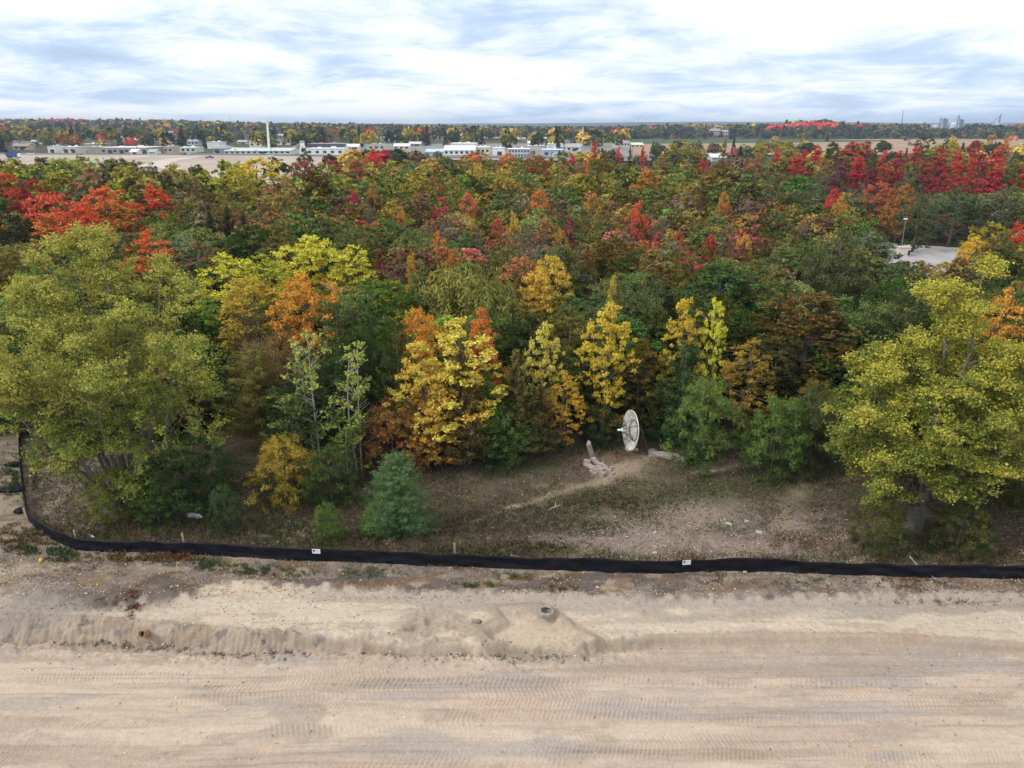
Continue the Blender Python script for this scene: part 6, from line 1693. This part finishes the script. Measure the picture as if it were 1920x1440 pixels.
building(1052, 1068, 268, 263.2, (214, 210, 206), (238, 238, 238), "distant flat white roof among dark trees", deep=14)
building(1152, 1181, 277, 265.5, (196, 196, 192), (226, 226, 222), "long pale building behind a row of little spruces", deep=20, wins=5)
building(1183, 1206, 277, 267.5, (206, 196, 170), (216, 210, 190), "beige building next to the row of little spruces", 'gable', 18, wins=3)
building(1335, 1361, 303, 289, (186, 190, 194), (222, 226, 230), "pale metal barn roof half hidden by wine-brown trees", 'gable', 16, name="barn", cat="barn")
building(1333, 1351, 252, 241, (196, 176, 172), (150, 140, 148), "large gabled mansion with white trim on the rise beyond the field", 'gable', 16, Y=1320, name="house", cat="house", wins=4, stor=2)
building(1353, 1365, 252, 243.5, (206, 196, 196), (160, 152, 158), "smaller gabled wing house beside the mansion", 'gable', 12, Y=1322, name="house", cat="house", wins=2)
building(1710, 1722, 274.5, 265, (96, 92, 100), (146, 140, 138), "small grey barn standing alone by the brown field", 'gable', 10, name="barn", cat="barn", doors=1, doorcol=(40, 40, 44))
building(427, 442, 521, 463.5, (190, 186, 190), (214, 212, 222), "little shed with a pale metal roof hidden among dark cedars", 'gable', 4, Y=107, name="shed", cat="shed")
for (a, b, yb, yt, wc, rc, lab) in [(10, 24, 270, 262, (206, 196, 200), (170, 160, 170), "mauve-roofed house by the red tree at the picture edge"), (38, 50, 270, 265, (196, 190, 190), (160, 154, 164), "grey-roofed house near the mauve-roofed one"), (172, 176, 238, 231, (236, 226, 206), (240, 240, 240), "tiny white gable on the far wooded hill"),
                                    (925, 934, 260, 257, (220, 218, 214), (230, 230, 228), "tiny pale roof above the white factory"), (964, 985, 262, 257.5, (214, 210, 206), (236, 236, 234), "far pale roof behind the maroon-black tree"), (897, 914, 262, 256, (196, 188, 184), (166, 160, 160), "grey roof among trees above the factory")]:
    building(a, b, yb, yt, wc, rc, lab, 'gable', 12, name="house", cat="house")
tints = [(226, 224, 220), (206, 198, 186), (186, 182, 178), (232, 230, 228), (196, 184, 168)]
roofs = [(148, 148, 154), (176, 172, 170), (226, 226, 226), (120, 116, 118), (160, 140, 126), (206, 206, 210)]
for k, (a, w_, yb_, hh_) in enumerate(TOWN):
    if k in (1, 3, 13, 17, 26, 29, 37, 39, 42): continue             # wholly behind trees
    t = building(a - w_ / 2, a + w_ / 2, yb_, yb_ - hh_, tints[k % 5], roofs[(k * 5 + 1) % 6], "small gabled house with a pale wall showing between trees of the far town", 'gable', 9, name="house", cat="house", wins=2, doors=1)
    t["group"] = "small houses of the far town"
# white tower
Y = at_z(960, 291, 0)[1]; b = at_y(566, 291, Y); px_m = Y * 1.0 / F
tw = thing("tower", "narrow white stepped tower rising behind the dark clump tree", "tower", (b[0], Y + 4, b[2]))
hT = at_y(566, 264, Y)[2] - b[2]
MB().box((0, 0, hT * .3), (11 * px_m, 5, hT * .6), taper=.75).build("base", pm((226, 222, 214)), tw)
MB().box((0, 0, hT * .74), (6.5 * px_m, 4, hT * .30), taper=.9).build("shaft", pm((236, 234, 230)), tw)
MB().box((0, 0, hT * .95), (7.5 * px_m, 4.4, hT * .12), taper=.7).build("cap", pm((150, 140, 136)), tw)

def pole(name, px, yb, yt, r, mat, lab, cat, Y=None, arm=0.0, head=None, group=None, lean=0.0):
    if Y is None: Y = at_z(960, yb, 0)[1]
    b, t = at_y(px, yb, Y), at_y(px + lean, yt, Y)
    o = thing(name, lab, cat, tuple(b), 0, group)
    v = t - b
    MB().tube([(0, 0, -.5), tuple(v)], [r, r * .7], 8).build("shaft", mat, o)
    if arm: MB().box((v[0], 0, v[2] - .8), (arm, .18, .22)).build("crossarm", mat, o)
    if head: MB().box((v[0], 0, v[2] + .15), head).build("lamp_head", pm((226, 228, 232)), o)
    return o
o = pole("mast", 504.5, 279, 227.5, 1.05, pm((240, 242, 244), .5), "tall white monopole mast rising over the long white warehouse", "mast", Y=640, lean=-3.5)
MB().box((-1.7, 0, at_y(502, 228.5, 640)[2] - at_y(504, 279, 640)[2]), (2.4, 1.2, 1.5)).build("antenna", pm((220, 222, 226)), o)
pole("mast", 1092, 272, 238, .75, pm((190, 194, 200), .5), "slimmer grey mast behind the tall red roadside tree", "mast", lean=1.5, Y=760)
pole("radio_mast", 431, 262, 218, .8, pm((170, 176, 184)), "faint thin mast on the far horizon behind the warehouse", "mast", Y=2300)
pole("radio_mast", 1690.5, 238, 208, 1.1, pm((150, 156, 164)), "leaning thin lattice mast standing alone before the silos", "mast", Y=1900, lean=3.2, head=(2.6, 2.6, 2.5))
M_POLE = plain("pole_timber", (.17, .14, .12), .9, .2)
M_CPOLE = plain("pole_concrete", (.40, .38, .36), .8, .15)
for (a, yb, yt, c) in [(65, 290, 271, 1), (171, 291, 267, 1), (181, 291, 266, 1), (257, 291, 274, 0), (313, 290.5, 270, 1), (376, 290.5, 270, 1), (441, 291, 278, 0), (508, 292, 276, 0), (515, 290, 281, 0), (647, 292, 274, 1), (721, 293, 264, 1), (740, 292.5, 275, 0), (760, 292, 275, 0), (797, 292, 268, 0), (85, 290, 274, 0), (1108, 300, 277, 0), (1186, 296, 279, 0), (480, 291, 280, 0)]:
    pole("utility_pole", a, yb, yt, .19, M_CPOLE if c else M_POLE, "thin utility pole with a crossarm in the line along the far road", "utility pole", arm=2.2, group="utility poles along the far road")
# lamp post on its block in the gravel lot
Yl = at_z(1694, 481, .55)[1]; b = at_y(1694, 481, Yl)
blk = thing("concrete_block", "white rendered block with a thin cap on the grey gravel lot", "block", (b[0], Yl, .5))
pxm = depth_of(Yl, 1) / F
MB().box((0, .6, .80), (21 * pxm, 1.3, 1.6)).build("body", pm((222, 214, 196)), blk)
MB().box((.03, .6, 1.64), (24 * pxm, 1.5, .10)).build("cap", pm((206, 198, 184)), blk)
MB().box((8.5 * pxm, -.08, .7), (4 * pxm, .12, .8)).build("hatch", pm((60, 52, 40)), blk)
o = pole("lamp_post", 1690.5, 466, 412, .075, plain("grey_metal", (.22, .21, .20), .6, .1), "thin lamp post leaning out over the white block on the gravel lot", "lamp post", Y=Yl + 1.0, head=(.55, .35, .22), lean=7.5)
pole("wooden_post", 1718.5, 436, 413, .10, M_PALE, "short pale bare post among trees behind the lamp post", "post", Y=150, lean=-1.5)
pole("wooden_post", 1859, 436, 417, .09, M_PALE, "short pale bare post beside the scarlet tree at the picture edge", "post", Y=150, lean=1.5)

# silos
def silo(px0, px1, yb, yt, Y, lab, roofh=.25, col=(198, 204, 212)):
    a, b = at_y(px0, yb, Y), at_y(px1, yb, Y); r = (b[0] - a[0]) / 2; h = at_y(px0, yt, Y)[2] - a[2]
    t = thing("silo", lab, "silo", ((a[0] + b[0]) / 2, Y + r, a[2]), 0, "grain silos")
    m_ = plain("galvanised", tuple(lin(col)), .45, .1, .3, 0, .3)
    wall = [(r, -3)]
    for k in range(9):
        z = h * (1 - roofh) * (k + 1) / 9; wall += [(r, z - .25), (r * 1.012, z - .12), (r, z)]
    MB().lathe(wall, 32).build("shell", m_, t, True)
    MB().lathe([(r * 1.03, h * (1 - roofh) - .2), (r * 1.03, h * (1 - roofh)), (r * .12, h), (r * .12, h + .8), (.01, h + .9)], 32).build("roof", m_, t)
    return t
silo(1765, 1779.5, 246, 229.5, 2000, "large grey silo under the square head house", .28)
silo(1782, 1795.5, 246, 228.8, 1990, "large grey silo between the head house and the tall elevator leg", .28)
silo(1797.5, 1806, 246, 231, 2010, "narrow grey silo under the dark elevator box", .2)
silo(1749, 1761, 246, 233.5, 2050, "lower bluish silo at the near end of the group", .22, (182, 196, 210))
silo(1865.5, 1881, 246, 229, 1980, "lone grey silo standing apart under its own leg", .30, (186, 190, 196))
def leg(px, yb, yt, w, Y, lab, spouts):
    b, t = at_y(px, yb, Y), at_y(px, yt, Y); h = t[2] - b[2]
    m_ = pm((134, 142, 152)); o = thing("grain_elevator", lab, "grain elevator", (b[0], Y + 6, b[2]))
    mb = MB(); s_ = w * Y / F / 2
    for sx in (-1, 1):
        for sy in (-1, 1): mb.tube([(sx * s_, sy * s_, -2), (sx * s_, sy * s_, h)], .35, 4)
    for k in range(7):
        z = h * k / 7; z2 = h * (k + 1) / 7
        mb.tube([(-s_, -s_, z), (s_, -s_, z2)], .22, 4); mb.tube([(s_, s_, z), (-s_, s_, z2)], .22, 4)
    mb.tube([(0, 0, -2), (0, 0, h)], .8, 6); mb.build("shaft", m_, o)
    MB().box((0, 0, h + 1.2), (s_ * 3.0, s_ * 2.2, 3.0), taper=.6).build("head", m_, o)
    for (qx, qy) in spouts:
        e = at_y(qx, qy, Y) - b
        MB().tube([(0, 0, h), (e[0], 0, e[2])], .5, 6).build("spout", m_, o)
leg(1795, 246, 217.5, 1.6, 2000, "tall elevator leg with spouts among the grouped silos", [(1789, 229), (1802, 225)])
leg(1762.5, 246, 222, 1.3, 2000, "shorter elevator leg beside the square head house", [(1772, 228)])
leg(1872.5, 246, 216, 1.4, 1980, "elevator leg with long braces over the lone silo", [(1858, 233), (1862, 233), (1874, 229)])
def boxtower(px0, px1, yb, yt, Y, lab, name):
    a, b = at_y(px0, yb, Y), at_y(px1, yb, Y); h = at_y(px0, yt, Y)[2] - a[2]; w = b[0] - a[0]
    o = thing(name, lab, "tower", ((a[0] + b[0]) / 2, Y + 8, a[2]))
    MB().box((0, 0, h / 2), (w, 8, h)).build("body", pm((126, 134, 146)), o); MB().box((0, 0, h + .4), (w * 1.1, 8.6, .8)).build("roof", pm((100, 106, 118)), o)
    MB().box((-w * .25, 0, h + 2.0), (w * .3, 3, 2.6)).build("penthouse", pm((120, 128, 140)), o)
boxtower(1768.5, 1775.5, 246, 223.8, 1995, "square head house tower on top of the silo group", "head_house")
boxtower(1800, 1805.5, 246, 225.0, 2005, "dark elevator box beside the tall leg", "elevator_box")

# heaps and vehicles on the sand lot
def heap(px, yb, w, yt, col, lab, seed):
    Y = at_z(px, yb, .6)[1]; b = at_y(px, yb, Y); h = at_y(px, yt, Y)[2] - b[2]; wm = w * Y / F
    V, Fc = [], []; n, m_ = 28, 10
    for j in range(m_):
        t = j / (m_ - 1)
        for k in range(n):
            a = 2 * math.pi * k / n; r = wm / 2 * (1 - t) * (1 + .22 * (vnoise(np.array([math.cos(a) * 2 + seed]), np.array([math.sin(a) * 2 + t * 3]), seed)[0] - .5))
            V.append((math.cos(a) * r, math.sin(a) * r * .7, h * (t ** .92) - .3 * (1 - t)))
    for j in range(m_ - 1):
        for k in range(n): Fc.append((j * n + k, j * n + (k + 1) % n, (j + 1) * n + (k + 1) % n, (j + 1) * n + k))
    o = MB().add(V, Fc).build("gravel_heap", plain("heap", tuple(lin(col)), .95, .2, .4, .4), None, True, loc=(b[0], Y + wm * .3, b[2]))
    tag(o, lab, "heap", "heaps on the far sand lot")
heap(4, 311, 56, 298, (172, 152, 140), "pinkish brown heap cut by the picture edge on the sand lot", 3)
heap(74, 312, 48, 294.5, (146, 126, 110), "pointed dark brown heap with bushes, tallest on the sand lot", 5)
heap(104, 303, 50, 293, (166, 160, 158), "grey gravel heap next to the pointed brown one", 7)
heap(143, 304, 58, 294, (170, 158, 150), "broad grey-tan heap beside the grey gravel one", 9)
M_TIRE = plain("black_tyre", (.02, .02, .02), .8, .1)
def wheels(t, xs_, y, r=.42):
    from mathutils import Euler
    M = Euler((R(90), 0, 0)).to_matrix()
    for x in xs_:
        for s_ in (-1, 1):
            o = MB().lathe([(.001, -.12), (r, -.12), (r, .12), (.001, .12)], 14, M).build("wheel", M_TIRE, t); o.location = (x, s_ * y, r)
def car(px, yb, col, lab, rz=0.0, truck=False):
    Y = at_z(px, yb, .9)[1]; b = at_z(px, yb, .9)
    t = thing("parked_car" if not truck else "pickup_truck", lab, "car" if not truck else "pickup truck", (b[0], Y, .88), rz, "vehicles on the far lot and road")
    mb = MB(); mb.box((0, 0, .68), (4.6 if not truck else 5.6, 1.8, .62)); mb.build("body", pm(col, .35), t)
    MB().box((-.2 if not truck else .5, 0, 1.28), (2.5 if not truck else 1.9, 1.6, .6), taper=.78).build("cabin", M_DARKWIN, t)
    MB().box((-.2 if not truck else .5, 0, 1.60), (1.9 if not truck else 1.5, 1.3, .06)).build("roof", pm(col, .35), t)
    wheels(t, (-1.45, 1.45) if not truck else (-1.8, 1.8), .85, .36 if not truck else .45)
car(393, 296.5, (40, 66, 146), "dark blue pickup truck parked on the sand lot", .05, True)
car(506, 293.4, (238, 238, 240), "white car passing in front of the long white warehouse")
car(352, 290.0, (226, 226, 230), "white car parked at the road near the dark trees")
car(345, 290.0, (140, 142, 148), "silver car parked right behind the white one at the road".replace("right ", ""))
car(286, 292.0, (230, 230, 232), "white car by the small white house with the turquoise door")
car(57, 289.6, (232, 232, 234), "white car near the blue dump truck")
Y = at_z(26, 296, .9)[1]; b = at_z(26, 296, .9)
t = thing("dump_truck", "blue dump truck with a tall open bed on the sand lot by the picture edge", "dump truck", (b[0], Y, .8), 0)
MB().add([(-4.2, -1.3, 1.2), (2.6, -1.3, 1.2), (2.6, 1.3, 1.2), (-4.2, 1.3, 1.2), (-5.0, -1.5, 3.4), (3.0, -1.5, 3.6), (3.0, 1.5, 3.6), (-5.0, 1.5, 3.4)], [(0, 3, 2, 1), (0, 1, 5, 4), (1, 2, 6, 5), (2, 3, 7, 6), (3, 0, 4, 7)]).build("bed", pm((44, 84, 176), .4), t)
MB().box((4.2, 0, 1.9), (1.9, 2.3, 2.2), taper=.88).build("cab", pm((226, 230, 236), .4), t)
MB().box((0, 0, .95), (9.4, 1.1, .4)).build("chassis", M_TIRE, t); wheels(t, (-3.2, -1.9, 3.6), 1.1, .55)
Y = at_z(22, 303, .9)[1]; b = at_z(22, 303, .9)
t = thing("loader", "small dark tracked machine working below the blue dump truck", "loader", (b[0], Y, .7), .4)
MB().box((0, 0, .5), (3.2, 2.2, .8)).build("tracks", M_TIRE, t); MB().box((-.3, 0, 1.4), (2.4, 1.7, 1.1), taper=.9).build("body", pm((70, 72, 70)), t)
MB().tube([(.8, 0, 1.4), (2.4, 0, 2.8), (4.0, 0, 1.0)], .22, 6).build("boom", pm((80, 80, 76)), t)

# ------------------------------------------------------------------ the air
hb = MB(); x0, x1, y0, y1, z0, z1 = -9500, 9500, -90, 13500, -4.0, 110.0
hb.add([(x0, y0, z0), (x1, y0, z0), (x1, y1, z0), (x0, y1, z0), (x0, y0, z1), (x1, y0, z1), (x1, y1, z1), (x0, y1, z1)], [(0, 3, 2, 1), (4, 5, 6, 7), (0, 1, 5, 4), (1, 2, 6, 5), (2, 3, 7, 6), (3, 0, 4, 7)])
m, nt, out = mat_nodes("air")
pv = nn(nt, 'ShaderNodeVolumePrincipled'); pv.inputs['Color'].default_value = (.62, .78, 1.0, 1); pv.inputs['Density'].default_value = 1.05e-4; pv.inputs['Anisotropy'].default_value = 0.0
nt.links.new(pv.outputs[0], out.inputs['Volume'])
haze = hb.build("haze", m)
tag(haze, "thin bluish air that softens the far town and the horizon", "haze", kind="stuff")
